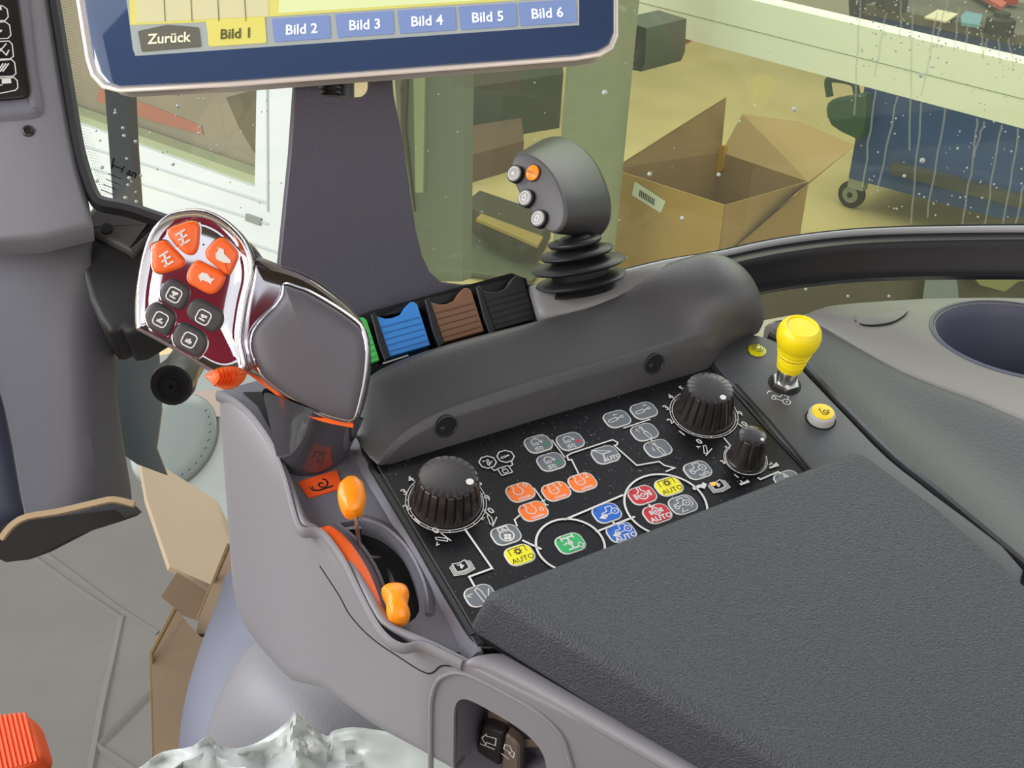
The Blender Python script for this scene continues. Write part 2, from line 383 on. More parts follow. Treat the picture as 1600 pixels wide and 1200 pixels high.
b_ = MB(); b_.prism(SW, roundpoly(onsw([(744, 1172), (756, 1132), (788, 1144), (778, 1222), (750, 1215)], -.02), .003), [(0, -.025), (0, -.021), (.0012, -.0195)]); r1 = b_.build('rocker_half', KNOB, rk)
b_ = MB(); b_.prism(SW, roundpoly(onsw([(790, 1145), (812, 1163), (812, 1215), (780, 1222)], -.02), .003), [(0, -.025), (0, -.0205), (.0012, -.0192)]); r2 = b_.build('rocker_half', mat('bronze_rocker', '#6d6257', .35), rk)
b_ = MB(); b_.pxs(SW, [(753, 1153), (760, 1147), (760, 1150), (775, 1154), (774, 1165), (760, 1160), (759, 1164)], .0005, -.0193, closed=True); b_.pxs(SW, [(750, 1162), (773, 1171)], .0006, -.0193); b_.build('arrow_symbol', WHITE, r1)
b_ = MB(); b_.pxs(SW, [(789, 1163), (797, 1166), (800, 1174), (804, 1176), (802, 1184), (795, 1177), (798, 1176), (787, 1170)], .0005, -.0189, closed=True); b_.pxs(SW, [(783, 1177), (795, 1186)], .0006, -.0189); b_.build('arrow_symbol', WHITE, r2)
# upper rail of the rear half
rl = MB(); rows = []
for x, y in [(720, 1046), (760, 1052), (850, 1100), (950, 1157), (1050, 1214), (1200, 1300)]:
    p = [(x, y, -.004), (x + 6, y - 9, .001), (x + 14, y - 20, .003), (x + 26, y - 26, .003), (x + 60, y - 30, .001)]
    rows.append([F.G(a, b, h) for a, b, h in p])
rl.grid(rows); rl.build('upper_rail', GREY, console, sub=2, solid=.004)
# deck of the tray
Lrim = Lr + [(668, 1007), (690, 1018), (722, 1034)]
Rr = [(556, 655), (572, 690), (592, 728), (622, 776), (650, 825), (676, 868), (700, 908), (722, 948), (740, 985), (748, 1018)]
dk = MB(); dk.px(F, Lr + [(660, 1004), (700, 1018), (748, 1020)] + Rr[::-1][1:] + [(520, 600), (420, 590)], [(0, -.0125), (0, -.0085)], h=-.0085)
deck = dk.build('tray', DECK, console)
slot = [(530, 820), (545, 815), (562, 814), (592, 826), (620, 852), (640, 886), (652, 925), (655, 955), (640, 972), (620, 968), (606, 944), (592, 905), (574, 870), (556, 844)]
c_ = MB(); c_.px(F, slot, [(0, -.028), (0, .01)], h=-.0085, spl=2); cut(deck, c_)
b_ = MB(); b_.px(F, slot, [(-.003, -.029), (-.003, -.018)], h=-.0085); b_.build('slot_floor', DARK, console)
def ridge(pl, prof, closed=False, h=0): return [F.G(x, y, h) for x, y in (smoothpts(pl, 3, closed))]
b_ = MB(); b_.sweep(ridge(Lrim, 0), [(-.0008, -.006), (-.0012, -.0015), (-.0004, 0), (.0008, .0004), (.0014, -.0006), (.0018, -.004), (.0022, -.0095)], F.n, flip=-1); b_.build('tray_rim', GREY, console)
b_ = MB(); b_.sweep(ridge(Rr, 0), [(-.007, -.0085), (-.003, -.004), (-.001, -.0004), (.0012, 0), (.0022, -.001), (.0026, -.008)], F.n, flip=-1); b_.build('tray_rim', DECK, console)
b_ = MB(); b_.px(F, [(470, 838), (500, 838), (536, 880), (556, 922), (584, 966), (622, 1000), (612, 1002), (585, 985), (530, 880), (500, 838)], [(0, -.0085), (0, -.0035), (.001, -.003)], h=-.003)
# inner rim beside the slot
b_ = MB(); b_.sweep([F.G(x, y, -.0085) for x, y in smoothpts([(566, 812), (600, 824), (634, 854), (656, 892), (668, 930), (668, 960)], 4, False)], [(-.0015, -.010), (-.001, .0010), (0, .0018), (.0015, .0014), (.005, -.001)], F.n, flip=-1); b_.build('slot_rim', DECK, console)
b_ = MB(); b_.sweep([F.G(x, y, -.0085) for x, y in smoothpts([(524, 818), (554, 842), (577, 872), (594, 905), (606, 945)], 4, False)], [(-.0015, -.001), (-.001, .001), (.0005, .001), (.001, -.001)], F.n); b_.build('slot_rim', DECK, console)
b_ = MB(); b_.px(F, smoothpts([(498, 827), (507, 823), (516, 821), (534, 834), (550, 851), (566, 874), (579, 898), (590, 926), (597, 951), (590, 950), (581, 940), (568, 914), (549, 884), (525, 853)], 2), [(0, -.0085), (0, -.0012), (.0004, -.0010)], h=-.001)
b_.build('orange_strip', mat('orange_strip_film', '#e8601e', .45), console)
# snail label
b_ = MB(); lp = [(465, 753), (526, 734), (536, 762), (482, 778)]; b_.px(F, lp, [(0, -.0085), (0, -.0078)], h=-.0078, rnd=.001); lab = b_.build('slow_speed_label', mat('orange_label', '#e8551c', .5), console)
LF = F.at(500, 757, -.0077, .0); b_ = MB()
sp = [(.0004 * k ** .9 * math.cos(k * .62), .0004 * k ** .9 * math.sin(k * .62)) for k in range(0, 13)]
b_.stroke(LF, [(p[0] + .001, p[1]) for p in sp], .0010, 0); b_.stroke(LF, [(-.005, -.0022), (-.002, -.0036), (.006, -.0034)], .0012, 0); b_.stroke(LF, [(-.005, -.0022), (-.0056, .0004)], .0005, 0); b_.stroke(LF, [(-.0042, -.0022), (-.0042, .0004)], .0005, 0)
b_.build('snail_symbol', DARK, lab)
# front slot the lever rises from
b_ = MB(); b_.px(F, [(380, 613), (402, 632), (420, 664), (440, 706), (460, 735), (540, 710), (548, 650), (500, 610)], [(0, -.0086), (0, -.0078)], h=-.008); b_.build('lever_gaiter', DARK, console)

# ================= slow levers =================
def throttle(pts, hk, th, stem, label):
    t = thing('hand_throttle_lever', label, 'lever', F.G(*stem[-1]))
    k = facing(pts[0][0], pts[0][1], (F.G(pts[0][0], pts[0][1], hk) - CAMPOS).dot(c2w(Vector((0, 0, 1)))), (.05, -.55, -.83))
    b = MB(); b.px(k, pts, [(.0, -th, .7), (0, -th * .8, .93), (0, -th * .4), (.0002, -.001), (.0008, .0006), (.0008, .0022, .80), (.0008, .0032, .45), (.0008, .0034, .05)], rnd=.0016); b.build('knob', AMBER, t, smooth=28)
    b = MB(); b.tube(smoothpts([tuple(F.G(*p)) for p in stem], 4, False), .0011, 8); b.build('stalk', STEEL, t)
throttle([(526, 766), (530, 752), (543, 742), (557, 742), (568, 752), (572, 772), (566, 794), (553, 801), (538, 798), (529, 784)], .016, .012, [(552, 790, .012), (556, 812, .006), (561, 845, -.006), (566, 862, -.012), (578, 870, -.016), (600, 872, -.02)], 'upper amber orange throttle knob on a bent steel stalk, next to the snail label')
throttle([(594, 918), (604, 910), (620, 908), (634, 911), (640, 922), (636, 938), (642, 955), (636, 966), (622, 969), (608, 965), (603, 952), (603, 936)], .008, .012, [(615, 915, .003), (611, 903, -.005), (606, 890, -.014)], 'lower amber orange throttle knob at the near end of the curved slot')

# ================= control panel =================
panel = thing('control_panel', 'black control panel with coloured keys and white printed lines', 'control panel', F.G(900, 850, -.01))
b_ = MB(); b_.px(F, [(566, 700), (560, 680), (1118, 540), (1270, 735), (1330, 800), (1250, 900), (900, 1010)] + [(746, 1012)], [(0, -.01), (0, -.0006), (.0006, 0)], h=0); b_.build('panel_plate', PANEL, panel)
for pl, wd in (([(578, 726), (660, 862), (738, 992)], .0022), ([(1112, 572), (1190, 660), (1285, 762)], .0022)):
    b_ = MB(); b_.sweep([F.G(x, y, 0) for x, y in pl], [(-wd / 2, -.002), (-wd / 2, .0006), (wd / 2, .0006), (wd / 2, -.002)], F.n); b_.build('edge_trim', mat('trim_black', '#232324', .4), panel)
b_ = MB(); b_.sweep([F.G(x, y, 0) for x, y in [(590, 728), (745, 990)]], [(-.0003, -.001), (-.0003, .0004), (.0003, .0004), (.0003, -.001)], F.n); b_.build('edge_trim', mat('trim_grey', '#4a4a4c', .4), panel)
KW, KH = .01495, .01235
kgrey = mat('grey_key', '#6c7278', .5); kor = mat('orange_key', '#ff7a22', .5); kred = mat('red_key', '#c3202f', .5); kblu = mat('blue_key', '#1560c4', .5); kgrn = mat('green_key', '#2fae62', .5); kyel = mat('yellow_key', '#f1e718', .5)
INK = mat('dark_ink', '#3a3618', .6); GRNI = mat('green_ink', '#1f9a58', .6); REDI = mat('red_ink', '#e0243a', .6); DOTI = mat('lamp_dot', '#4a4644', .6)
S = .0062
def tractor(b, k, ox=0, oy=0, s=1.0, m=None, w_=.00042):
    q = lambda L: [(ox + x * S * s, oy + y * S * s * .85) for x, y in L]
    b.stroke(k, q([(-.8, -.25), (-.8, .05), (-.2, .15), (-.15, .75), (.45, .75), (.5, .2)]), w_, 0, m)
    b.stroke(k, q([(-.45, -.35), (.15, -.25)]), w_, 0, m)
    b.stroke(k, [(ox + .55 * S * s + .36 * S * s * math.cos(t * .5236), oy - .1 * S * s + .36 * S * s * math.sin(t * .5236)) for t in range(12)], w_, 0, m, True)
    b.stroke(k, [(ox - .62 * S * s + .2 * S * s * math.cos(t * .785), oy - .32 * S * s + .2 * S * s * math.sin(t * .785)) for t in range(8)], w_, 0, m, True)
    b.flat(k, circ(.1 * S * s, 8, ox + .55 * S * s, oy - .1 * S * s), 0, m)
def cyl(b, k, ang, arrow, m=None, s=1.0, oy=0, ox=0):
    c, q = math.cos(ang), math.sin(ang); T = lambda L: [(ox + (x * c - y * q) * S * s, oy + (x * q + y * c) * S * s) for x, y in L]
    b.stroke(k, T([(-.8, -.16), (-.05, -.16), (-.05, .16), (-.8, .16), (-.92, 0)]), .0004, 0, m, True); b.stroke(k, T([(-.05, 0), (.45, 0)]), .0006, 0, m)
    b.stroke(k, T([(.55 + .13 * math.cos(t), .13 * math.sin(t)) for t in range(6)]), .0004, 0, m, True)
    if arrow: b.stroke(k, T([(-.1 * arrow + .25, .45), (.35 * arrow + .25, .45), (.15 * arrow + .25, .6)]), .00035, 0, m)
def bucket(b, k, ang=0, s=1.0, ox=0, oy=0, m=None):
    c, q = math.cos(ang), math.sin(ang); T = lambda L: [(ox + (x * c - y * q) * S * s, oy + (x * q + y * c) * S * s) for x, y in L]
    b.stroke(k, T([(-.3, -.5), (.1, .5), (.35, .5), (.3, .1), (0, -.6)]), .00045, 0, m, True); b.stroke(k, T([(-.5, .3), (-.6, .6), (-.2, .45)]), .0004, 0, m); b.stroke(k, T([(-.3, -.85), (.8, -.1)]), .0005, 0, m)
def ic_turn(kind):
    def f(b, k):
        b.stroke(k, [(-.15 * S + .42 * S * math.cos(math.radians(a)), .1 * S + .5 * S * math.sin(math.radians(a))) for a in range(170, 9, -20)] + [(.4 * S, -.05 * S)], .0004, 0)
        b.stroke(k, [(.1 * S, .15 * S), (.32 * S, 0), (.42 * S, .28 * S)], .0004, 0)
        for x, y, w_, h_ in ((-.45, 0, .2, .25), (-.12, 0, .2, .25), (-.45, -.6, .22, .35), (.0, -.6, .22, .35), (-.25, -.5, .35, .25)):
            b.stroke(k, [(x * S - w_ * S / 2, y * S - h_ * S / 2), (x * S + w_ * S / 2, y * S - h_ * S / 2), (x * S + w_ * S / 2, y * S + h_ * S / 2), (x * S - w_ * S / 2, y * S + h_ * S / 2)], .0003, 0, closed=True)
        if kind == 'stop': b.flat(k, circ(.0011, 14, .62 * S, -.28 * S), .00005, REDI)
        elif kind == 'play': b.flat(k, [(.45 * S, -.1 * S), (.45 * S, -.6 * S), (.8 * S, -.35 * S)], .00005, GRNI)
        else: b.flat(k, [(.35 * S, -.15 * S), (.35 * S, -.65 * S), (.7 * S, -.4 * S)], .00005, GRNI); b.flat(k, [(.72 * S, -.15 * S), (.72 * S, -.65 * S), (.8 * S, -.65 * S), (.8 * S, -.15 * S)], .00005, GRNI)
        if kind == 'play': b.text(k, 'AUTO', .0024, .4 * S, .72 * S)
    return f
def ic_rpm(kind):
    def f(b, k):
        b.stroke(k, [(-.15 * S + .42 * S * math.cos(math.radians(a)), .12 * S + .42 * S * math.sin(math.radians(a))) for a in range(125, 416, 20)], .00045, 0)
        b.stroke(k, [(-.4 * S, .45 * S), (-.45 * S, .85 * S)], .00045, 0); b.stroke(k, [(.1 * S, .45 * S), (.15 * S, .85 * S)], .00045, 0)
        b.text(k, 'n/min', .0031, .05 * S, -.68 * S, bold=.00005)
        if kind in '12': b.text(k, kind, .0045, .62 * S, .5 * S, bold=.00012); b.text(k, 'AUTO', .0017, -.15 * S, .12 * S); b.stroke(k, [(-.42 * S, .82 * S), (.12 * S, .82 * S)], .0005, 0)
        else:
            y = .55 if kind == 'u' else -.1; g = 1 if kind == 'u' else -1; X = .7
            b.stroke(k, [((X + a) * S, (y + c * g) * S) for a, c in ((-.1, -.2), (.1, -.2), (.1, .02), (.2, .02), (0, .25), (-.2, .02), (-.1, .02))], .0003, 0, closed=True)
    return f
def ic_pto(b, k):
    b.stroke(k, [(-.7 * S, .1 * S), (-.7 * S, .75 * S), (.7 * S, .75 * S), (.7 * S, .1 * S)], .0003, 0, INK); b.stroke(k, circ(.2 * S, 12, 0, .35 * S), .0006, 0, INK, True)
    for t in range(8): a = t * .785; b.stroke(k, [(.24 * S * math.cos(a), .35 * S + .24 * S * math.sin(a)), (.38 * S * math.cos(a), .35 * S + .38 * S * math.sin(a))], .0004, 0, INK)
    b.text(k, 'AUTO', .0044, .05 * S, -.5 * S, m=INK)
def ic_steer(b, k):
    b.stroke(k, [(-.85 * S, .85 * S), (.6 * S, .15 * S), (-.25 * S, .1 * S)], .0007, 0, closed=True); b.stroke(k, [(-.2 * S, .1 * S), (-.4 * S, -.75 * S)], .0009, 0); b.stroke(k, [(-.2 * S, .1 * S), (-.6 * S, .55 * S)], .0007, 0); b.text(k, 'AUTO', .0038, .3 * S, -.6 * S, bold=.00012)
def ic_engfan(b, k):
    b.stroke(k, circ(.58 * S, 20, 0, -.15 * S), .0006, 0, closed=True); b.stroke(k, [(-.4 * S, .3 * S), (-.4 * S, .8 * S), (.4 * S, .8 * S), (.4 * S, .3 * S)], .0006, 0); b.text(k, 'R', .004, 0, .4 * S, bold=.0001)
    for t in range(4): a = t * 1.571 + .4; b.flat(k, circ(.17 * S, 8, .2 * S * math.cos(a), -.3 * S + .2 * S * math.sin(a)), 0)
def ic_diff(auto):
    def f(b, k):
        o = .25 if auto else 0; s = .75 if auto else 1
        T = lambda L: [(x * S * s, (y * s + o) * S) for x, y in L]
        b.stroke(k, T([(.42 * math.cos(t * .6), -.1 + .42 * math.sin(t * .6)) for t in range(-6, 2)]), .0006, 0)
        b.stroke(k, T([(-.12, .9), (-.12, .45), (-.42, .2)]), .0006, 0); b.stroke(k, T([(.12, .9), (.12, .45), (.42, .2)]), .0006, 0)
        for x in (-.75, -.6, .6, .75): b.stroke(k, T([(x, -.35), (x, .25)]), .0006, 0)
        b.stroke(k, T([(-.8, -.05), (-.2, -.05)]), .0009, 0); b.stroke(k, T([(.2, -.05), (.8, -.05)]), .0009, 0); b.stroke(k, T([(.16 * math.cos(t), -.05 + .2 * math.sin(t)) for t in range(6)]), .0004, 0, closed=True)
        if auto: b.text(k, 'AUTO', .0045, 0.05 * S, -.55 * S, bold=.00014)
    return f
def ic_fwd(auto):
    def f(b, k):
        o = .0012 if auto else 0; tractor(b, k, .0014, o, .85); b.flat(k, [(-.9 * S, -.35 * S + o), (-.4 * S, .0 + o), (-.4 * S, -.65 * S + o)], 0); b.flat(k, [(-.45 * S, -.2 * S + o), (-.15 * S, -.2 * S + o), (-.15 * S, -.45 * S + o), (-.45 * S, -.45 * S + o)], 0)
        if auto: b.text(k, 'AUTO', .0045, .1 * S, -.65 * S, bold=.00014)
    return f
def ic_axle(b, k):
    b.stroke(k, [(0, -.6 * S), (0, .6 * S)], .0012, 0); b.stroke(k, [(-.55 * S, .6 * S), (.5 * S, .6 * S)], .001, 0); b.stroke(k, [(-.45 * S, -.6 * S), (.45 * S, -.6 * S)], .001, 0)
    for x, y in ((-.55, .6), (.5, .6)): b.stroke(k, [(x * S, y * S - .25 * S), (x * S, y * S + .25 * S)], .0009, 0)
    b.stroke(k, circ(.18 * S, 8, 0, 0), .0005, 0, closed=True); b.stroke(k, [(-.6 * S, .1 * S), (-.5 * S, -.1 * S), (-.35 * S, .15 * S), (-.25 * S, -.1 * S)], .0004, 0); b.stroke(k, [(.45 * S, -.5 * S), (.7 * S, -.2 * S), (.95 * S, -.5 * S), (.7 * S, -.8 * S)], .0004, 0, closed=True)
def ic_trail(b, k): tractor(b, k, 0, .0010, .9); [b.stroke(k, [(-.2 * S, y * S), (.15 * S, (y - .12) * S), (.4 * S, (y + .12) * S), (.8 * S, y * S)], .0004, 0) for y in (-.55, -.75)]
def ic_turnt(b, k): tractor(b, k, -.0008, .0008, .85); b.stroke(k, [(.5 * S, .75 * S), (.8 * S, .5 * S), (.85 * S, -.2 * S), (.5 * S, -.5 * S)], .0004, 0); b.stroke(k, [(-.3 * S, -.4 * S), (-.5 * S, -.75 * S), (.1 * S, -.7 * S)], .0004, 0)
KEYS = [(841, 694, kgrey, ic_turn('play')), (891, 690, kgrey, ic_turn('stop')), (861, 722, kgrey, ic_turn('skip')), (946, 711, kgrey, ic_steer),
        (964, 655, kgrey, lambda b, k: cyl(b, k, .12, -1)), (1006, 642, kgrey, lambda b, k: cyl(b, k, .12, 1)), (1007, 675.5, kgrey, lambda b, k: cyl(b, k, 1.75, 1)), (1028, 701, kgrey, lambda b, k: cyl(b, k, 1.75, -1)),
        (1090, 735, kgrey, ic_trail), (1045, 760.5, kyel, ic_pto), (1003.5, 774, kred, ic_diff(0)), (1027, 803, kred, ic_diff(1)), (1067, 789, kgrey, ic_turnt), (948, 802, kblu, ic_fwd(0)), (970.5, 832, kblu, ic_fwd(1)),
        (813, 769.5, kor, ic_rpm('u')), (869, 768, kor, ic_rpm('1')), (910, 754, kor, ic_rpm('2')), (833.5, 799, kor, ic_rpm('d')), (790.5, 836, kgrey, ic_engfan), (812, 867.5, kyel, ic_pto), (891, 849.5, kgrn, ic_axle),
        (750, 931, kgrey, lambda b, k: bucket(b, k, .5, 1.2)), (1231, 750, kgrey, lambda b, k: b.stroke(k, [(-.15 * S, .3 * S), (0, .7 * S), (.2 * S, .3 * S)], .0005, 0, closed=True))]
pale = {kor: '#f3d3bd', kgrey: '#cfd0cf'}
BORD = mat('key_border', '#d6d5d0', .5)
for x, y, km, ic in KEYS:
    k = F.at(x, y, 0); b = MB(); b.prism(k, rrect(KW, KH, .0045, 5), [(0, 0), (0, .0002), (.0003, .0004)], BORD); b.prism(k, rrect(KW - .0014, KH - .0014, .0039, 5), [(0, .0003), (0, .00045), (.0003, .0006)], km)
    o = b.build('key', None, panel, smooth=0)
    kk = Fr(k.o + k.n * .0007, k.u, k.v); b = MB(WHITE); ic(b, kk)
    if km is not kyel and km is not kgrey: b.flat(kk, circ(.0006, 8, -.75 * S, .62 * S), 0, DOTI)
    elif km is kgrey and x > 780 and (x, y) not in ((946, 711),): b.stroke(kk, circ(.0005, 8, -.75 * S, .62 * S), .0002, 0, DOTI, True)
    b.build('symbol', None, o, smooth=0, rawnormals=True)
# printed guide lines of the panel
b = MB(); H = .0008; W1 = .0013
b.pxs(F, [(726, 826), (769, 888), (733, 901), (742, 917)], .0012, H)
def circpx(cx, cy, r, a0, a1, h=H):
    c = F.hit(cx, cy); return [(c[0] + r * math.cos(math.radians(a)), c[1] + r * math.sin(math.radians(a))) for a in range(a0, a1 + 1, 6)]
b.stroke(F, circpx(891, 853, .0172, 0, 354), W1, H, closed=True)
b.stroke(F, circpx(1040, 790, .0215, 0, 354), W1, H, closed=True)
b.pxs(F, [(882, 812), (974, 773)], W1, H); b.pxs(F, [(931, 831), (992, 807)], W1, H); b.pxs(F, [(958, 815), (961, 821)], W1, H); b.pxs(F, [(1014, 788), (1017, 793)], W1, H)
b.pxs(F, [(816, 844), (846, 858)], W1, H); b.pxs(F, [(812, 805), (804, 812), (808, 822)], .0010, H)
b.pxs(F, [(904, 740), (893, 718), (888, 719), (886, 712), (893, 708), (957, 687), (965, 691), (964, 695), (960, 696), (995, 727), (1030, 721), (1038, 727), (1054, 731), (1040, 737)], .0010, H)
b.pxs(F, [(862, 687), (883, 715)], .0008, H); b.pxs(F, [(834, 762), (853, 789), (857, 789)], .0008, H); b.pxs(F, [(846, 783), (852, 781)], .0009, H); b.pxs(F, [(889, 760), (893, 762)], .001, H)
b.pxs(F, [(974, 669), (1016, 655)], .0009, H); b.pxs(F, [(1016, 685), (1019, 689)], .0009, H)
b.pxs(F, [(1131, 684), (1145, 701)], .0010, H); b.pxs(F, [(1184, 746), (1188, 749), (1216, 737), (1220, 741)], .0011, H)
b.pxs(F, [(1083, 764), (1094, 759), (1099, 761), (1101, 757), (1097, 755)], .0022, H)
b.build('guide_lines', WHITE, panel, smooth=0, rawnormals=True)
# octagons and lock symbol
b = MB(WHITE)
for x, y in ((762, 722), (790, 713)):
    k = F.at(x, y, H); b.stroke(k, [(.0046 * math.cos(math.radians(22.5 + 45 * i)), .0044 * math.sin(math.radians(22.5 + 45 * i))) for i in range(8)], .0006, 0, closed=True)
bucket(b, F.at(762, 722, H), .1, .5); cyl(b, F.at(790, 713, H), .1, 0, s=.5)
k = F.at(789, 735, H); b.stroke(k, rrect(.0064, .0052, .0005, 2), .0005, 0, closed=True); b.stroke(k, rrect(.0028, .0022, .0004, 2, 0, -.0005), .0004, 0, closed=True); b.stroke(k, [(-.0008, .0006), (-.0008, .0016), (.0008, .0016), (.0008, .0006)], .0003, 0)
b.pxs(F, [(768, 731), (772, 735), (778, 733)], .0006, H); b.pxs(F, [(799, 720), (801, 726), (796, 729)], .0006, H)
b.build('lock_symbols', WHITE, panel, smooth=0, rawnormals=True)
# little book symbols, lifting symbols
def book(px_, py_, orange, s=1.0):
    k = F.at(px_, py_, H); b = MB(WHITE)
    b.stroke(k, [(-.0028 * s, .0022 * s), (0, .0016 * s), (.0028 * s, .0022 * s), (.0028 * s, -.0022 * s), (0, -.0028 * s), (-.0028 * s, -.0022 * s)], .0004, 0, closed=True)
    for d in (1, 2, 3): b.stroke(k, [(-(.0028 + .0006 * d) * s, (.0022 - .0004 * d) * s), (-(.0028 + .0006 * d) * s, -(.0022 + .0005 * d) * s), (0, -(.0028 + .0006 * d) * s), ((.0028 + .0006 * d) * s, -(.0022 + .0005 * d) * s), ((.0028 + .0006 * d) * s, (.0022 - .0004 * d) * s)], .0003, 0)
    bucket(b, k, .1, .32)
    if orange: b.flat(k, circ(.0012 * s, 12, -.0015 * s, .001 * s), .0001, mat('lit_orange_lamp', '#ffa21a', .5, emit=.8))
    b.build('book_symbol', WHITE, panel, smooth=0, rawnormals=True)
book(720, 884, False, 1.2); book(1121, 757, True, 1.15)
for x, y, a in ((690, 843, 1.35), (765, 812, .2), (1101, 702, -.1)): b = MB(WHITE); bucket(b, F.at(x, y, H), a, .85); b.build('lift_symbol', None, panel, smooth=0, rawnormals=True)
b = MB(WHITE); k = F.at(1163, 754, H); b.flat(k, [(-.003, -.001), (.003, -.001), (.003, .0012), (.001, .0006), (-.003, .0004)], 0); b.stroke(k, [(-.001, .0005), (-.001, .0022)], .0008, 0)
b.build('drawbar_symbol', None, panel, smooth=0, rawnormals=True); b = MB(WHITE); k = F.at(1209, 728, H); b.flat(k, [(-.003, -.001), (.003, -.001), (.003, .0018), (-.001, .0004), (-.003, .0004)], 0); b.stroke(k, [(-.002, .0018), (0, .0018), (0, .003)], .0006, 0)
b.build('drawbar_symbol', None, panel, smooth=0, rawnormals=True)
# dial scales and rotary knobs
def dial(cx, cy, R, nums, ticks, gap):
    k = F.at(cx, cy, H); b = MB(WHITE)
    for rr in (R, R * .93): b.stroke(k, circ(rr, 48), .0004, 0, closed=True)
    for i in range(11):
        a = math.radians(250 - i * 32); b.stroke(k, [(R * .93 * math.cos(a), R * .93 * math.sin(a)), (R * 1.0 * math.cos(a), R * math.sin(a))], .0004, 0)
    b.build('dial_scale', WHITE, panel, smooth=0, rawnormals=True)
    for t, x, y, s_ in nums: b = MB(WHITE); kk = F.at(x, y, H); b.text(kk, t, s_ * 1.35, bold=.00016, rot=.25); b.build('dial_number', None, panel, smooth=0, rawnormals=True)
rt = lambda x, y: 0.0
dial(697, 784, .0205, [('4', 642, 749, .0042), ('3', 632, 769, .0042), ('2', 636, 793, .0042), ('1', 652, 814, .0042), ('0', 681, 829, .0042), ('9', 762, 778, .0042), ('10', 764, 800, .0042), ('6', 748, 755, .0042)], rt, 0)
dial(1100, 646, .0190, [('5', 1066, 607, .004), ('4', 1048, 620, .004), ('3', 1041, 637, .004), ('2', 1048, 658, .004), ('1', 1066, 677, .004), ('0', 1093, 690, .004), ('9', 1157, 646, .004), ('10', 1161, 664, .004)], rt, 0)
dial(1165, 717, .0117, [('5', 1137, 700, .003), ('3', 1130, 722, .003), ('1', 1151, 744, .003), ('9', 1196, 714, .003)], rt, 0)
def knob(cx, cy, R0, R1, hh, nr, ang, label):
    k = F.at(cx, cy, .0006); t = thing('rotary_knob', label, 'knob', k.o, 'rotary knobs on the control panel')
    N = nr * 6
    def fn(r, h, i, lv):
        ph = i % 6; return r * (1 if ph < 5 else .93) if 2 < lv < 7 else r
    prof = [(R0 * 1.04, 0), (R0 * 1.04, hh * .1), (R0, hh * .12), (R0 * .985, hh * .2), (R0 * .5 + R1 * .5, hh * .55), (R1 * 1.01, hh * .95), (R1 * .98, hh * .985), (R1 * .93, hh * 1.0), (R1 * .5, hh * 1.02), (.0002, hh * 1.025)]
    b = MB(); b.lathe(k, prof, N, fn=fn); b.build('knob_body', KNOB, t, smooth=35)
    b = MB(); c, q = math.cos(ang), math.sin(ang); b.prism(Fr(k.P(R1 * .74 * c, R1 * .74 * q, hh), k.u, k.v), circ(R1 * .13, 16), [(0, -.0006), (0, .0006)]); b.build('marker_dot', WHITE, t)
    b = MB(); b.stroke(Fr(k.o, k.u, k.v), [(R1 * .9 * c, R1 * .9 * q), (R1 * .98 * c, R1 * .98 * q)], .0005, hh * .995); b.sweep([k.P(R1 * 1.0 * c, R1 * 1.0 * q, hh * .93), k.P(R0 * 1.01 * c, R0 * 1.01 * q, hh * .1)], [(-.0004, -.0002), (-.0004, .0003), (.0004, .0003), (.0004, -.0002)], k.P(c, q, 0) - k.o); b.build('pointer_line', mat('pointer_grey', '#54504e', .4), t)
knob(697, 784, .0176, .0152, .0185, 22, math.radians(-42), 'large ribbed black rotary knob at the left of the control panel')
knob(1100, 646, .0163, .0130, .0195, 20, math.radians(-78), 'large ribbed black rotary knob at the top right of the control panel')
knob(1165, 719, .0100, .0076, .0190, 9, math.radians(-62), 'small black rotary knob next to the right panel edge')

# ================= hood over the panel =================
hood = thing('hand_rest', 'dark smooth hand rest hood arching over the top of the control panel', 'hand rest', F.G(850, 600, 0))
hc = [
 [(606, 727, 0), (599, 729, .002), (590, 728, .004), (570, 712, .006), (552, 680, .006)],
 [(640, 717, 0), (622, 695, .009), (612, 684, .012), (580, 652, .014), (556, 625, .014)],
 [(700, 699, 0), (688, 657, .015), (680, 643, .019), (640, 606, .0225), (578, 590, .024)],
 [(780, 675, 0), (774, 632, .016), (767, 614, .021), (722, 572, .025), (640, 562, .027)],
 [(860, 650, 0), (858, 605, .016), (852, 589, .021), (812, 545, .026), (728, 534, .028)],
 [(940, 627, 0), (942, 580, .016), (937, 565, .021), (905, 515, .027), (836, 508, .029)],
 [(1010, 606, 0), (1016, 560, .016), (1010, 545, .021), (985, 487, .029), (925, 484, .030)],
 [(1064, 590, 0), (1070, 546, .016), (1066, 530, .022), (1040, 460, .036), (990, 440, .036)],
 [(1100, 579, 0), (1102, 538, .016), (1102, 520, .022), (1098, 450, .044), (1085, 400, .046)],
 [(1112, 573, 0), (1116, 548, .012), (1124, 523, .020), (1142, 452, .044), (1132, 395, .046)],
 [(1118, 560, 0), (1126, 545, .008), (1148, 518, .016), (1174, 470, .036), (1168, 415, .040)],
 [(1135, 545, -.004), (1150, 535, .001), (1178, 518, .008), (1192, 485, .022), (1188, 445, .030)],
 [(1150, 540, -.012), (1165, 532, -.010), (1186, 522, -.004), (1197, 505, .008), (1196, 480, .018)]]
rows = []
for c in hc:
    P = [F.G(*p) for p in c]; a, b2 = F.hit(c[-1][0], c[-1][1], c[-1][2]); hb = c[-1][2]
    Q = [P[0] - F.n * .004, P[0], P[0].lerp(P[1], .95), P[1], P[2], P[2].lerp(P[3], .05)] + P[3:]
    rows.append(Q + [F.P(a + .001, b2 + .010, hb - .004), F.P(a + .001, b2 + .014, hb - .03), F.P(a + .001, b2 + .014, hb - .06)])
b = MB(); b.grid(rows); ho = b.build('hood_shell', BLACKP, hood, sub=3, solid=.002, smooth=60)
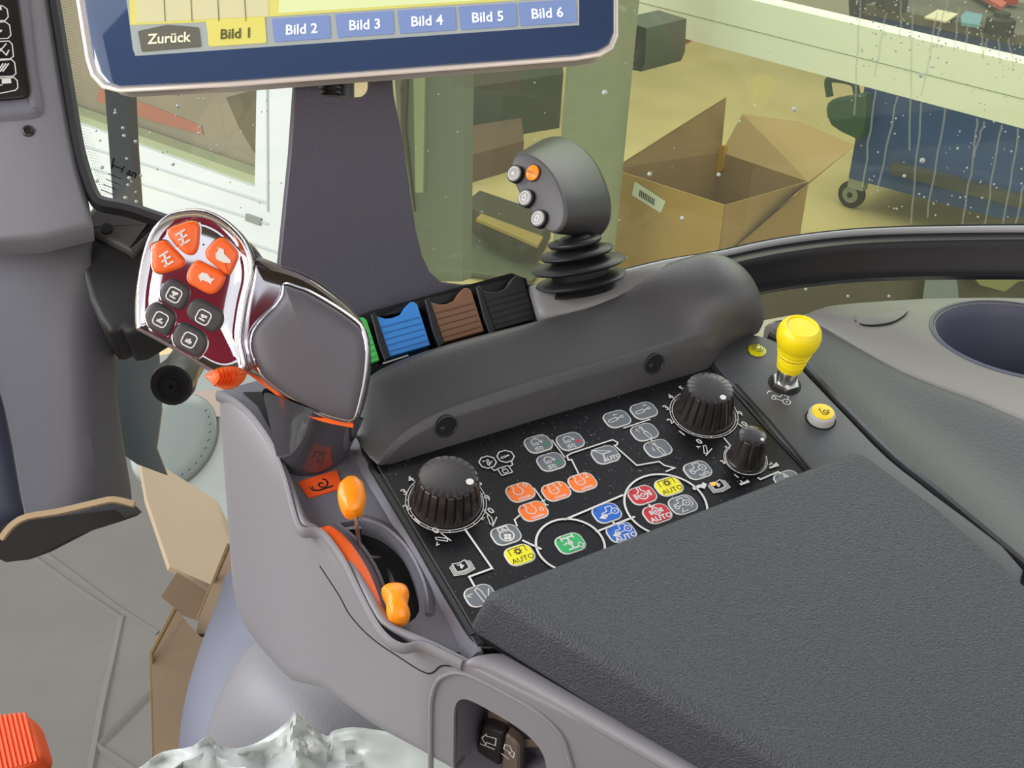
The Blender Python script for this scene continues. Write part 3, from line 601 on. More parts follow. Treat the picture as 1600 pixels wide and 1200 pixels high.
# front face screw holes
hs_ = Surf(ho)
def recess(px_, py_, h):
    o, nn = hs_(px_, py_, -.0006); nn = (nn * .5 + (F.n * .2 - F.v).normalized() * .5).normalized(); return Fr(o, F.u, nn.cross(F.u))
for x, y in ((697, 666), (1022, 568)):
    k = recess(x, y, .0095); b = MB(); cc = circ(.0063, 28); n_ = 28
    b.prism(k, cc, [(0, -.001), (0, .0013), (.0006, .0015), (.001, .001), (.0012, -.0005)], mat('hole_rim', '#2c2b2d', .4), cap0=False)
    b.prism(k, circ(.0052, 24), [(0, .0002), (0, .0011)], DARK)
    b.prism(Fr(k.P(-.0022, -.0004, .0012), k.u, k.v), circ(.0014, 8), [(0, 0), (.0003, .0004)], mat('screw_black', '#39383a', .3))
    b.build('screw_hole', None, hood)
# grey base of the small joystick
b = MB(); 
rows = [[F.G(832, 508, .022), F.G(826, 478, .026), F.G(818, 450, .026), F.G(812, 440, .02)],
        [F.G(858, 502, .026), F.G(850, 473, .031), F.G(842, 449, .031), F.G(838, 438, .03)],
        [F.G(885, 497, .028), F.G(880, 466, .033), F.G(872, 444, .034), F.G(868, 434, .033)],
        [F.G(925, 486, .030), F.G(918, 462, .034), F.G(905, 443, .036), F.G(900, 430, .035)],
        [F.G(940, 482, .030), F.G(936, 455, .034), F.G(950, 435, .037), F.G(945, 424, .036)],
        [F.G(1010, 470, .031), F.G(1010, 440, .036), F.G(1000, 420, .038), F.G(1000, 412, .037)],
        [F.G(1090, 440, .04), F.G(1080, 420, .042), F.G(1070, 405, .042), F.G(1070, 400, .038)]]
b.grid(rows); b.build('joystick_base', mat('satin_grey_base', '#7c7a78', .42, bump=.1, bscale=900), hood, sub=2, solid=.02, smooth=60)
# ================= paddle switches =================
wv = (F.v * .8 + F.n * .6).normalized(); PF = Fr(F.G(640, 515, .022), F.u, wv)
def paddle(off, col, nm, label, full=True):
    dx, dy = off; m = mat(nm, col, .55); t = thing('paddle_lever', label, 'paddle switch', PF.G(620 + dx, 540 + dy), 'paddle switches behind the hand rest')
    tr = lambda L: [(x + dx, y + dy) for x, y in L]
    k = Fr(PF.o, PF.u, PF.v)
    face = [(586, 493), (590, 496), (601, 499), (612, 498), (622, 494), (630, 487), (635, 478), (640, 473), (646, 473), (651, 477), (661, 508), (671, 540), (640, 549), (608, 558), (598, 528)]
    b = MB(); b.px(k, tr(face), [(0, -.008), (0, .0012), (.0004, .0016)]); g = b.build('paddle_face', m, t, smooth=30)
    b = MB()
    for q in range(5):
        f_ = .30 + q * .145; L = (586 + 22 * f_ + 1, 493 + 65 * f_); R = (651 + 20 * f_ - 1, 477 + 63 * f_)
        b.pxs(k, tr([L, R]), .0007, .00175)
    b.build('grip_grooves', mat(nm + '_dark', {'#3d96ea': '#2c6fb8', '#8a6347': '#62452f', '#26262a': '#0e0e10', '#4fd15c': '#35a542'}[col], .6), g, smooth=0)
    b = MB(); b.px(k, tr([(578, 492), (583, 488), (587, 493), (598, 528), (609, 560), (600, 566), (590, 540)]), [(0, -.016), (0, .0018), (.0006, .0024)]); b.build('side_cheek', RUBBER, t, smooth=40)
    b = MB(); b.px(k, tr([(594, 569), (672, 543), (676, 552), (598, 580)]), [(0, -.02), (0, -.002)]); b.build('base_block', DARK, t)
    b = MB(); b.pxs(k, tr([(598, 568), (638, 555)]), .0007, .0005, WHITE); b.build('position_mark', None, t)
paddle((0, 0), '#3d96ea', 'blue_paddle', 'blue paddle lever, left of the brown one, behind the hand rest')
paddle((84, -22), '#8a6347', 'brown_paddle', 'brown paddle lever between the blue and the black one')
paddle((164, -41), '#26262a', 'black_paddle', 'black ribbed paddle lever, right of the brown one')
paddle((-79, 24), '#4fd15c', 'green_paddle', 'green paddle lever mostly hidden by the chrome drive lever')
b = MB(); b.px(PF, [(540, 560), (540, 500), (590, 476), (812, 416), (836, 425), (850, 500), (600, 600)], [(0, -.03), (0, -.014)]); b.build('lever_housing', DARK, hood)
b = MB(); b.px(PF, [(600, 490), (640, 470), (812, 428), (822, 436), (822, 442), (650, 480)], [(0, -.014), (0, -.006)], rnd=.002); b.build('lever_housing', RUBBER, hood)

# ================= armrest pad =================
pad = thing('armrest_pad', 'large black leather-grained armrest pad covering the rear of the panel', 'armrest', F.G(1200, 950, 0))
T = [(757, 921), (1040, 812), (1328, 701), (1352, 703), (1470, 790), (1600, 905), (1900, 1180), (1700, 1500), (1420, 1330), (1240, 1202), (1000, 1066), (763, 932)]
top = roundpoly([F.hit(x, y, .036) for x, y in T], .008, 5)
tp0 = [F.hit(x, y, .036) for x, y in [(757, 921), (1342, 697), (1470, 790), (1600, 905), (1900, 1180), (1700, 1500), (1420, 1330), (1240, 1202), (1000, 1066)]]
b = MB(); b.prism(F, tp0, [(-.0045, .004), (.0, .036)]); po = b.build('pad_cushion', PADTOP, pad, smooth=180)
bm_ = po.modifiers.new('round', 'BEVEL'); bm_.width = .0065; bm_.segments = 6; bm_.limit_method = 'ANGLE'; bm_.angle_limit = math.radians(25); bm_.harden_normals = False
b = MB(); b.prism(F, top, [(.001, .0012), (-.001, .0042)]); b.build('pad_base', RUBBER, pad)
# ================= right strip with pull knob =================
strip = thing('switch_strip', 'dark grey plastic strip right of the panel holding yellow controls', 'switch panel', F.G(1250, 650, 0))
sp_ = [(1113, 562), (1113, 546), (1122, 532), (1140, 524), (1165, 521), (1194, 526), (1222, 539), (1255, 578), (1320, 646), (1389, 716), (1460, 772), (1600, 890), (1500, 950), (1290, 760)]
b = MB(); b.px(F, sp_, [(0, -.012), (0, .001), (.0007, .0018), (.0016, .002)], h=.002, spl=3); SS = mat('strip_plastic', '#47484b', .42, bump=.15, bscale=1000); b.build('strip_plate', SS, strip, smooth=50)
b = MB(); b.sweep([F.G(x, y, .002) for x, y in [(1150, 600), (1200, 655), (1262, 728), (1300, 770)]], [(-.0006, -.002), (-.0006, .0003), (.0006, .0003), (.0006, -.002)], F.n); b.build('seam_groove', DARK, strip)
b = MB(); b.sweep([F.G(x, y, .0015) for x, y in smoothpts([(1200, 523), (1232, 543), (1262, 577), (1330, 648), (1400, 716), (1470, 772), (1620, 898)], 3, False)], [(0, -.012), (.0002, 0), (.0016, .0014), (.0032, .0004), (.004, -.012)], F.n, flip=-1); b.build('edge_bead', SS, strip)
b = MB(WHITE); k = F.at(1221, 623, .0022, -1.0); tractor(b, k, 0, 0, 1.0); b.stroke(k, [(-.0085, -.001), (-.0085, .002), (-.007, .002)], .0005, 0); b.build('towing_symbol', None, strip, smooth=0, rawnormals=True)
k = F.at(1183, 548, .002); t = thing('indicator_lamp', 'small clear yellow indicator lamp behind the yellow pull knob', 'indicator lamp', k.o)
b = MB(); b.lathe(k, [(.0054, 0), (.0054, .0006), (.0047, .0014), (.0025, .0021), (.0003, .0023)], 28); b.build('lens', mat('clear_yellow_lens', '#d8d400', .12, coat=1), t)
b = MB(DARK); b.stroke(k, circ(.0020, 16), .0004, .0026, closed=True); b.stroke(k, circ(.0034, 20), .0003, .0024, closed=True); b.build('lamp_symbol', None, t, smooth=0, rawnormals=True)
k = F.at(1282, 655, .002); t = thing('push_button', 'round yellow and grey push button between the pull knob and the pad', 'button', k.o)
b = MB(); b.lathe(k, [(.0088, 0), (.0088, .0002), (.0082, .0003)], 32); b.build('button_well', DARK, t)
b = MB(); b.lathe(k, [(.0076, 0), (.0076, .0040), (.0070, .0052), (.0062, .0056)], 36); b.build('button_collar', mat('light_grey_button', '#b4b2ae', .5), t)
b = MB(); b.lathe(k, [(.0063, .0054), (.0062, .0060), (.0055, .0063)], 36); bt = b.build('button_cap', mat('yellow_cap', '#f4d423', .45), t)
b = MB(DARK); kk = Fr(k.P(.0008, -.0010, .0065), k.u, k.v); b.stroke(kk, [(-.0022, .0018), (-.0026, -.0012), (-.0010, -.0022), (.002, -.0012), (.0026, .0012)], .0003, 0); b.stroke(kk, circ(.0012, 12), .0004, 0, closed=True); b.stroke(kk, [(-.0030, .0032), (-.002, .0022), (-.0012, .0040)], .0003, 0); b.build('power_take_off_symbol', None, bt, smooth=0, rawnormals=True)
k = F.at(1226, 600, .002); t = thing('pull_knob', 'bright yellow mushroom pull knob standing on a steel hex nut', 'pull knob', k.o)
b = MB(); b.lathe(k, [(.0095, 0), (.0095, .0003), (.009, .0004)], 28); b.build('mounting_hole', DARK, t)
b = MB(); b.prism(k, circ(.0082, 6), [(0, .0002), (0, .0028), (.0006, .0032)]); b.build('hex_nut', STEEL, t, smooth=20)
b = MB(); b.lathe(k, [(.0058, .003), (.0058, .0105), (.0050, .0115), (.0045, .014)], 28); b.build('shaft', STEEL, t)
b = MB(); b.lathe(k, [(.0060, .0125), (.0075, .0132), (.0078, .016), (.0083, .0185), (.0080, .0190), (.0088, .0215), (.0085, .0220), (.0095, .0245), (.0092, .025), (.0102, .0275), (.0100, .028), (.0112, .0305), (.0122, .034), (.0124, .0375), (.0116, .0408), (.0100, .0430), (.0092, .0436), (.0084, .0434), (.0082, .0428), (.0005, .0430)], 40); b.build('mushroom_cap', YEL, t, smooth=50)
# ================= chrome drive lever =================
z4 = lambda L: [(200 + x / 4, 310 + y / 4) for x, y in L]
JF = facing(300, 470, .665, (.05, .08, -1.0))
lever = thing('drive_lever', 'chrome drive lever with orange and charcoal thumb keys and grey palm pad', 'joystick', F.G(490, 720, 0))
LC = c2w(Vector((0, 0, 1)))
head = [(210, 512), (209, 470), (214, 430), (223, 388), (237, 355), (260, 334), (287, 326), (315, 326), (341, 336), (363, 352), (383, 375), (395, 404), (396, 435), (388, 470), (382, 505), (379, 535), (384, 560), (384, 578), (362, 590), (335, 586), (295, 563), (250, 537), (218, 520)]
b = MB(); b.px(JF, head, [(0, -.030, .8), (0, -.024, .95), (.0003, -.012), (0, -.004), (.0004, -.0012), (.0014, 0), (.0024, -.0002), (.0034, -.0014), (.0034, -.0006, .86), (.0034, -.0001, .62), (.0034, .0002, .34), (.0034, .0003, .03)], spl=3); b.build('head_shell', CHROME, lever, smooth=70)
body = [(376, 372), (396, 402), (412, 411), (440, 418), (474, 430), (508, 451), (540, 478), (563, 506), (576, 545), (575, 600), (561, 655), (545, 666), (500, 656), (455, 632), (410, 603), (372, 582), (340, 560), (330, 480), (345, 400)]
JB = Fr(JF.P(0, 0, -.006), JF.u, JF.v)
b = MB(); b.px(JB, body, [(0, -.034, .85), (0, -.028, .96), (0, -.016), (.0006, -.008), (.002, -.005), (.002, -.004, .95), (.002, -.0035, .7)], spl=3); b.build('grip_body', SMOKE, lever, smooth=70)
pal = [(444, 445), (463, 450), (482, 457), (512, 474), (540, 492), (561, 509), (569, 524), (573, 550), (570, 590), (563, 625), (556, 650), (549, 657), (538, 657), (505, 648), (470, 632), (432, 607), (407, 585), (395, 560), (390, 535), (396, 514), (412, 495), (430, 477), (440, 461)]
b = MB(); b.px(JB, pal, [(-.0012, -.012), (-.0016, -.003), (-.0006, -.0005), (.0004, 0)], spl=3); b.build('palm_rim', CHROME, lever, smooth=70)
b = MB(); b.px(JB, pal, [(.0004, -.002), (.0007, .0008), (.0012, .0014, .99), (.0012, .0022, .95), (.0012, .0031, .85), (.0012, .0037, .65), (.0012, .0040, .4), (.0012, .0041, .1)], spl=3); b.build('palm_pad', mat('grey_rubber_pad', '#57545a', .42, bump=.06, bscale=900), lever, smooth=70)
b = MB(); b.px(Fr(JB.P(0, 0, -.014), JB.u, JB.v), [(396, 402), (440, 416), (474, 428), (508, 449), (541, 476), (565, 505), (574, 530), (560, 530), (500, 480), (440, 450)], [(.001, -.016), (0, -.010), (.0008, .0085), (.002, .0095)], spl=3); b.build('grip_back', mat('warm_grey_plastic', '#6d6664', .4), lever)
def jbtn(z, m, nm, sym, c):
    pts = z4(z); b = MB(); b.px(JF, pts, [(-.0005, -.006), (-.0004, .0012), (.0001, .0020), (.0007, .0024), (.0016, .0026)], h=.001, rnd=.002); o = b.build(nm, m, lever, smooth=50)
    b = MB(); b.px(JF, pts, [(-.0009, -.003), (-.0009, -.0002), (-.0002, -.0001)], h=.001, rnd=.002); b.build('key_surround', CHROME, lever)
    x, y = z4([c])[0]; k = Fr(JF.G(x, y, .0029), JF.u, JF.v); s = MB(WHITE); sym(s, k); s.build('symbol', None, o, smooth=0, rawnormals=True)
def gear(s, k):
    R = lambda L: [(x * math.cos(.5) - y * math.sin(.5), x * math.sin(.5) + y * math.cos(.5)) for x, y in L]
    s.stroke(k, R([(-.0012, -.0028), (.0002, .0028)]), .0012, 0)
    for q in (-.0026, 0, .0026): s.stroke(k, R([(-.0026, q - .0001), (.0024, q + .0004)]), .0009, 0)
def hare(s, k): s.flat(k, [(-.0028, -.0012), (-.0032, .0014), (-.0016, .0034), (-.0026, .0044), (.0004, .0036), (.0008, .0014), (.0036, -.0012), (.004, -.0028), (.001, -.0028), (-.001, -.002)], 0)
def tort(s, k): s.flat(k, [(-.0034, .0010), (-.0018, .0028), (.0008, .0022), (.0026, 0), (.0044, .0002), (.0026, -.0016), (.0030, -.0028), (.001, -.0016), (-.0014, -.0008), (-.0022, -.0016), (-.0030, 0)], 0)
def hitch(kd):
    def f(s, k):
        kk = Fr(k.o, k.u * math.cos(.45) - k.v * math.sin(.45), k.v * math.cos(.45) + k.u * math.sin(.45))
        s.stroke(kk, rrect(.0064, .0064, .0018, 4), .0005, 0, closed=True); s.stroke(kk, [(-.0014, .0009 * kd), (.0016, .0012 * kd)], .0013, 0); s.stroke(kk, [(-.0016, -.0012), (.0014, -.0013)], .0008, 0); s.stroke(kk, [(-.0006, -.0004), (.0006, .0006)], .0007, 0)
    return f
jbtn([(243, 215), (265, 185), (395, 140), (430, 148), (446, 180), (437, 300), (415, 345), (380, 352), (340, 330)], ORANGE, 'orange_key', gear, (345, 245))
jbtn([(158, 305), (175, 280), (220, 264), (250, 278), (352, 385), (348, 412), (325, 432), (210, 467), (175, 457), (153, 430)], ORANGE, 'orange_key', gear, (240, 380))
jbtn([(485, 335), (500, 310), (545, 265), (580, 248), (612, 255), (682, 330), (686, 370), (640, 468), (620, 474), (490, 370)], ORANGE, 'orange_key', hare, (590, 365))
jbtn([(373, 470), (390, 430), (420, 398), (445, 388), (590, 468), (607, 495), (582, 552), (540, 592), (500, 592), (390, 532), (373, 505)], ORANGE, 'orange_key', tort, (485, 500))
jbtn([(198, 590), (220, 540), (265, 503), (300, 508), (372, 555), (387, 590), (365, 645), (340, 692), (300, 692), (213, 637)], DKBTN, 'charcoal_key', hitch(1), (287, 603))
jbtn([(108, 730), (130, 680), (165, 653), (200, 658), (282, 710), (297, 745), (275, 812), (250, 852), (225, 852), (130, 802)], DKBTN, 'charcoal_key', hitch(-1), (203, 757))
jbtn([(368, 700), (390, 650), (430, 630), (470, 638), (588, 705), (597, 760), (572, 815), (530, 832), (500, 820), (390, 752)], DKBTN, 'charcoal_key', hitch(.6), (470, 743))
jbtn([(276, 870), (300, 808), (335, 777), (370, 785), (455, 828), (492, 878), (487, 932), (452, 982), (430, 988), (300, 922)], DKBTN, 'charcoal_key', hitch(-.6), (382, 885))
b = MB(); 
for L in ([(478, 285), (420, 365), (352, 505)], [(425, 600), (330, 745), (252, 888)]):
    b.sweep([JF.G(x, y, -.0012) for x, y in z4(L)], [(-.0013, -.002), (-.0004, .0011), (.0004, .0011), (.0013, -.002)], JF.n)
b.build('chrome_rib', CHROME, lever)
b = MB(); b.px(JF, z4([(478, 1110), (500, 1092), (560, 1060), (640, 1049), (700, 1060), (735, 1085), (738, 1110), (715, 1150), (655, 1192), (585, 1192), (525, 1155)]), [(.001, -.010), (0, .0), (.001, .0022), (.0035, .0040), (.006, .0046)], h=.001, spl=2); tw = b.build('thumb_wheel', ORANGE, lever, smooth=70)
b = MB()
for q in range(6):
    L = z4([(560 + q * 27, 1066 - q * 2), (575 + q * 22, 1120), (560 + q * 24 - 22, 1172)]); 
    b.sweep([JF.G(x, y, .0056) for x, y in smoothpts(L, 3, False)], [(-.0005, -.001), (0, .0012), (.0005, -.001)], JF.n)
b.build('wheel_ribs', ORANGE, tw)
b = MB(); b.sweep([JB.G(x, y, -.006) for x, y in smoothpts([(388, 580), (420, 604), (460, 634), (500, 654), (552, 665)], 4, False)], [(-.0010, -.003), (-.0010, .0012), (.0010, .0008), (.001, -.003)], JB.n); b.build('orange_trim_line', ORANGE, lever)
# neck
nk = [[(405, 606, .0), (440, 622, .014), (500, 645, .016), (566, 656, .0)], [(418, 640, 0), (448, 655, .012), (500, 668, .013), (556, 678, 0)], [(424, 680, 0), (452, 690, .010), (500, 698, .011), (545, 700, 0)], [(434, 720, 0), (460, 722, .008), (500, 722, .009), (535, 722, 0)], [(442, 748, 0), (462, 752, .006), (496, 744, .006), (530, 730, 0)]]
rows = []
for r_, dd in zip(nk, (.690, .703, .716, .728, .736)):
    P = [DP(x, y, dd - o_) for x, y, o_ in r_]; back = [p + LC * (.03 + o_[2]) for p, o_ in zip(P, r_)][::-1]; rows.append(P + back + [P[0]])
rows.append([p + (rows[-1][i] - rows[-2][i]) * .12 for i, p in enumerate(rows[-1])])
b = MB(); b.grid(rows); b.add([p for p in rows[-1][:-1]], [list(range(len(rows[-1]) - 1))]); b.build('neck', mat('glossy_smoke_neck', '#56545c', .14, metal=.5, coat=.6), lever, sub=2, smooth=80)

# ================= small joystick =================
sj = thing('mini_joystick', 'small black joystick with round thumb buttons standing on ribbed bellows', 'joystick', F.G(912, 440, .034))
SJ = facing(880, 300, .80, (.10, -.20, -.97)); SB = mat('satin_black_grip', '#2c2a2c', .36, bump=.08, bscale=900)
sil = [(884, 209), (862, 213), (830, 224), (806, 238), (799, 252), (799, 275), (806, 300), (822, 330), (842, 355), (862, 370), (884, 374), (912, 373), (938, 366), (948, 352), (951, 318), (947, 285), (938, 255), (922, 226), (905, 212)]
FPn = facing(840, 305, .785, (-.60, -.14, -.79)); fp = [(806, 243), (800, 256), (801, 276), (812, 302), (830, 330), (846, 352), (858, 362), (870, 360), (880, 345), (882, 322), (876, 298), (864, 272), (846, 252), (826, 241)]
fps = smoothpts(fp, 3); cx_ = sum(p[0] for p in fps) / len(fps); cy_ = sum(p[1] for p in fps) / len(fps)
back_ = FPn.n * -1; side_ = c2w(Vector((1, -.12, 0))).normalized()
def sring(sc_, ox, oy, dd):
    o_ = []
    for x, y in fps:
        q = FPn.G(cx_ + (x - cx_) * sc_, cy_ + (y - cy_) * sc_, 0); qq = q - CAMPOS; z = qq.dot(LC); X, Y = proj(q); o_.append(DP(X + ox, Y + oy, z + dd))
    return o_ + [o_[0]]
rings = [sring(*a) for a in ((.94, 0, 0, .0006), (.99, 0, 0, .0002), (1.02, 1, 0, .0016), (1.08, 10, -1, .006), (1.18, 30, -5, .018), (1.29, 52, -9, .034), (1.31, 58, -9, .038))]
b = MB(); b.grid(rings); b.build('grip_head', SB, sj, sub=1, smooth=75)
b = MB(); b.grid([sring(*a) for a in ((1.28, 59, -9, .038), (1.29, 61, -9, .040), (1.21, 66, -8, .047), (.96, 72, -6, .055), (.5, 74, -4, .060), (.05, 75, -2, .061))]); b.build('grip_rear_shell', SB, sj, sub=1, smooth=75)
b = MB(); b.px(FPn, fp, [(.0, -.003), (0, -.0008), (.0006, -.0002), (.0012, 0)], spl=3); b.build('button_plate', mat('matt_charcoal_plate', '#5a585a', .5), sj, smooth=60)
for x, y, m_, s_ in ((808, 273, None, 1.0), (834, 271, AMBER, 1.0), (825, 311, None, 1), (845, 343, None, 1)):
    k = FPn.at(x, y, 0); b = MB(); n0 = m_ or mat('light_grey_cap', '#a9a8a8', .45)
    b.lathe(k, [(.0052, -.001), (.0052, .0024)] if m_ is None else [(.0050, -.001), (.0050, .0008)], 24); bc = b.build('thumb_button', DARK if m_ is None else mat('dark_ring', '#3a1d08', .5), sj)
    b = MB(); kk = Fr(k.P(0, 0, .0024 if m_ is None else .0008), k.u, k.v); b.lathe(kk, [(.0044, -.0004), (.0044, .0008), (.0038, .0012)], 24); b.build('button_cap', n0, bc)
    if m_ is None:
        b = MB(WHITE); q = Fr(kk.P(0, 0, .0014), k.u, k.v); b.stroke(q, circ(.0033, 20), .0004, 0, closed=True)
        if y == 273: b.flat(q, [(-.0014, -.0010), (.0014, -.0010), (0, .0016)], 0)
        else: b.stroke(q, [(-.0010, -.0015), (.0010, -.0015), (.0010, .0008), (0, .0018), (-.0010, .0008)], .0006, 0, closed=True)
        b.build('symbol', None, bc, smooth=0, rawnormals=True)
    else:
        b = MB(mat('orange_ink', '#c8760c', .5)); q = Fr(kk.P(0, 0, .0014), k.u, k.v); b.text(q, 'AUTO', .0026, bold=.0001); b.build('symbol', None, bc, smooth=0, rawnormals=True)
BW = facing(908, 438, (F.G(908, 436, .036) - CAMPOS).dot(LC), (-.17, -.93, -.24), up=c2w(Vector((0, 0, 1)))); b = MB(); prof = [(.020, -.006)]
for R_, h in ((.0262, 0), (.0272, .0088), (.0212, .0158), (.0155, .0220)): prof += [(R_ * .62, h - .0024), (R_ * .93, h - .0012), (R_, h + .0002), (R_ * .97, h + .0014), (R_ * .62, h + .0026)]
prof += [(.0095, .0245), (.0080, .0255)]
b.lathe(BW, prof, 48); b.build('bellows', RUBBER, sj, smooth=60)

# ================= support plate and monitor =================
BF = Fr(F.G(700, 447, .028) + F.v * .012, F.u, UP + Vector((0, .50, 0)))
br = thing('support_plate', 'dark grey metal support plate rising behind the levers to the monitor', 'bracket', BF.G(560, 560))
bp = [(466, 60), (461, 140), (454, 240), (444, 340), (436, 420), (430, 640), (590, 640), (850, 560), (845, 445), (800, 442), (720, 444), (690, 440), (672, 425), (660, 400), (650, 360), (641, 300), (630, 220), (616, 150), (608, 60)]
b = MB(); b.px(BF, bp, [(0, -.006), (0, -.0006), (.0006, 0)]); plate = b.build('plate', mat('dark_powder_coated_metal', '#4a4652', .45, bump=.3, bscale=700), br, smooth=30)
c_ = MB(); c_.px(BF, [(498, 60), (578, 60), (580, 140), (566, 152), (510, 152), (498, 145)], [(0, -.02), (0, .02)], rnd=.003); cut(plate, c_)
b = MB(); k0 = BF.G(515, 60, -.010); k1 = BF.G(516, 151, -.010); b.tube([k0.lerp(k1, i / 24) for i in range(25)], [.0062 + (.0007 if i % 2 else 0) for i in range(25)], 16); b.build('threaded_bolt', RUBBER, br)
b = MB(); b.tube([BF.G(541, 60, -.012), BF.G(541, 152, -.012)], .0046, 12); b.build('bolt_sleeve', mat('grey_sleeve', '#5b6266', .4), br)
MF = facing(540, 100, .74, (-.02, -.36, -.93)); mu = (MF.hit(965, 80)[0] - MF.hit(160, 138)[0]); d_ = (MF.G(930, 87) - MF.G(180, 143)).normalized(); MF = Fr(MF.o, d_, MF.v)
mon = thing('touch_monitor', 'wide touch monitor with pale metal bezel showing yellow and blue tabs', 'monitor', MF.G(540, 120))
mo = [(-40, -900), (112, -40), (133, 92), (141, 117), (158, 136), (185, 143), (360, 134), (640, 113), (900, 93), (938, 87), (958, 75), (966, 55), (966, -900)]
mi_ = [(-26, -900), (126, -40), (145, 88), (152, 110), (166, 128), (188, 135), (360, 126), (640, 105), (900, 86), (932, 80), (950, 69), (958, 50), (958, -900)]
b = MB(); b.px(MF, mo, [(.008, -.018), (.006, -.008), (.002, -.003), (0, -.001), (.0006, 0), (.0018, .0002), (.0026, -.0006)]); b.build('housing', mat('pale_metal_bezel', '#e2d8ce', .3, metal=.35), mon, smooth=50)
b = MB(); b.px(MF, mi_, [(0, -.001), (0, .0001), (.0003, .0003)]); b.build('screen_glass', mat('glass_painted_reflection', '#36486a', .04, coat=1, spec=.9), mon)  # blue in the base colour stands in for a window reflection
HM = .0006
scr = [(200, -900), (190, -60), (208, 78), (212, 88), (905, 40), (903, -900)]
SCR = mat('screen_grey', '#8f9490', .5, emit=.42)
b = MB(SCR); b.px(MF, scr, [(0, .0001), (0, .0004)]); b.build('display', None, mon)
b = MB(); YS = mat('screen_yellow', '#bdb75e', .5, emit=.42); b.px(MF, [(185, -500), (204, 40), (310, 36), (324, 34), (326, 72), (414, 67), (412, 28), (418, 27), (905, -5), (905, -500)], [(0, .0003), (0, .0006)], YS); dis = b.build('yellow_page', None, mon)
b = MB(); b.px(MF, [(192, -500), (214, 37), (420, 26), (412, -500)], [(0, .0005), (0, .0008)], mat('screen_beige', '#b9b38a', .5, emit=.42))
for x in (256, 298, 340, 382): b.pxs(MF, [(x - 3, -60), (x + 2, 33)], .0004, .0011, mat('screen_line', '#6c6850', .5, emit=.2))
b.px(MF, [(440, -500), (436, 22), (900, -8), (905, -500)], [(0, .0005), (0, .0008)], mat('screen_pale_yellow', '#bcc490', .5, emit=.5)); b.build('table_area', None, mon)
def tab(pix, col, text, tcol, tx, ty, em=.42):
    b = MB(); m = mat('tab_' + col, '#' + col, .5, emit=em); b.px(MF, pix, [(0, .0004), (0, .0009)], m, rnd=.001); o = b.build('tab', None, mon)
    b = MB(mat('tabtext_' + tcol, '#' + tcol, .5, emit=.6)); k = MF.at(tx, ty, .0012, math.radians(-1)); b.text(k, text, .0088, bold=.0002, sx=.86); b.build('tab_text', None, o, smooth=0, rawnormals=True)
tab([(216, 50), (262, 40), (311, 44), (315, 74), (222, 82)], '59574c', 'Zurück', 'c9c6a8', 264, 60, .3)
tab([(322, 33), (414, 28), (417, 68), (328, 74)], 'c0b75c', 'Bild 1', '4a4826', 369, 53)
for i, (x, y) in enumerate([(471, 46), (570, 39), (667, 33), (762, 27), (855, 21)]):
    tab([(x - 46, y - 15), (x + 44, y - 21), (x + 46, y + 15), (x - 42, y + 21)], '6a7ca6', 'Bild %d' % (i + 2), 'c9cde0', x, y, .42)
from mathutils import noise as mnoise
# ================= left pillar =================
PLF = facing(80, 170, .95, (.25, -.25, -.93))
pil = thing('front_pillar_trim', 'pale grey front pillar trim carrying a black symbol panel, at the left edge', 'pillar trim', PLF.G(60, 340))
LG = mat('pale_grey_trim', '#86868f', .5, bump=.1, bscale=700)
b = MB(); b.px(PLF, [(-160, -200), (62, -200), (70, -60), (82, 20), (98, 120), (112, 200), (124, 260), (138, 310), (146, 352), (60, 372), (-160, 380)], [(0, -.03), (0, -.006), (.002, -.002), (.005, 0)]); b.build('trim_shell', LG, pil, smooth=60)
b = MB(); b.px(PLF, [(-160, -200), (18, -200), (52, 120), (62, 170), (58, 180), (-160, 196)], [(-.004, -.001), (0, .0035), (.003, .0045), (.006, .0030)], rnd=.01); b.build('panel_surround', mat('grey_surround', '#75747f', .45, bump=.1, bscale=700), pil, smooth=60)
b = MB(); b.px(PLF, [(-160, -200), (6, -200), (28, 0), (48, 146), (46, 154), (38, 158), (-160, 174)], [(0, .003), (0, .0052), (.0005, .0056)], rnd=.002); spn = b.build('symbol_panel', mat('black_gloss_panel', '#101113', .3), pil)
b = MB(WHITE)
for L in ([(-60, 12), (4, 9), (11, 14), (13, 26), (8, 32), (-60, 36)], [(-60, 38), (8, 34), (15, 39), (17, 55), (12, 60), (-60, 62)], [(-60, 68), (14, 64), (19, 69), (21, 88), (16, 92), (-60, 94)], [(-60, 98), (18, 93), (23, 98), (25, 115), (20, 119), (-60, 122)], [(-60, 127), (22, 121), (27, 126), (28, 137), (24, 141), (-60, 158)]): b.pxs(PLF, L, .0006, .0060, closed=True)
b.px(PLF, [(-6, 16), (3, 15), (4, 22), (-6, 23)], [(0, .0056), (0, .0060)]); b.pxs(PLF, [(-4, 52), (3, 47)], .0014, .0060); b.pxs(PLF, [(-4, 72), (10, 86), (14, 78)], .0007, .0060); b.pxs(PLF, [(10, 68), (-4, 84)], .0007, .0060)
for q in (0, 4, 8): b.pxs(PLF, [(-4 + q, 112), (5 + q * 1.1, 99)], .0010, .0060)
b.px(PLF, [(4, 130), (18, 129), (19, 136), (4, 137)], [(0, .0056), (0, .0060)]); b.pxs(PLF, [(-20, 133), (4, 133)], .0008, .0060); b.build('symbols', None, spn, smooth=0, rawnormals=True)
k = PLF.at(44, 205, 0); b = MB(); b.lathe(k, [(.0042, 0), (.0040, .001), (.0028, .0016), (.0022, .0008), (.0002, .0008)], 18); b.build('screw', mat('black_screw', '#2b2a2c', .3), pil)
sealp = smoothpts([(72, -80), (88, 20), (104, 120), (117, 200), (126, 245), (138, 285), (148, 308), (160, 318), (200, 326), (260, 346), (330, 366)], 4, False)
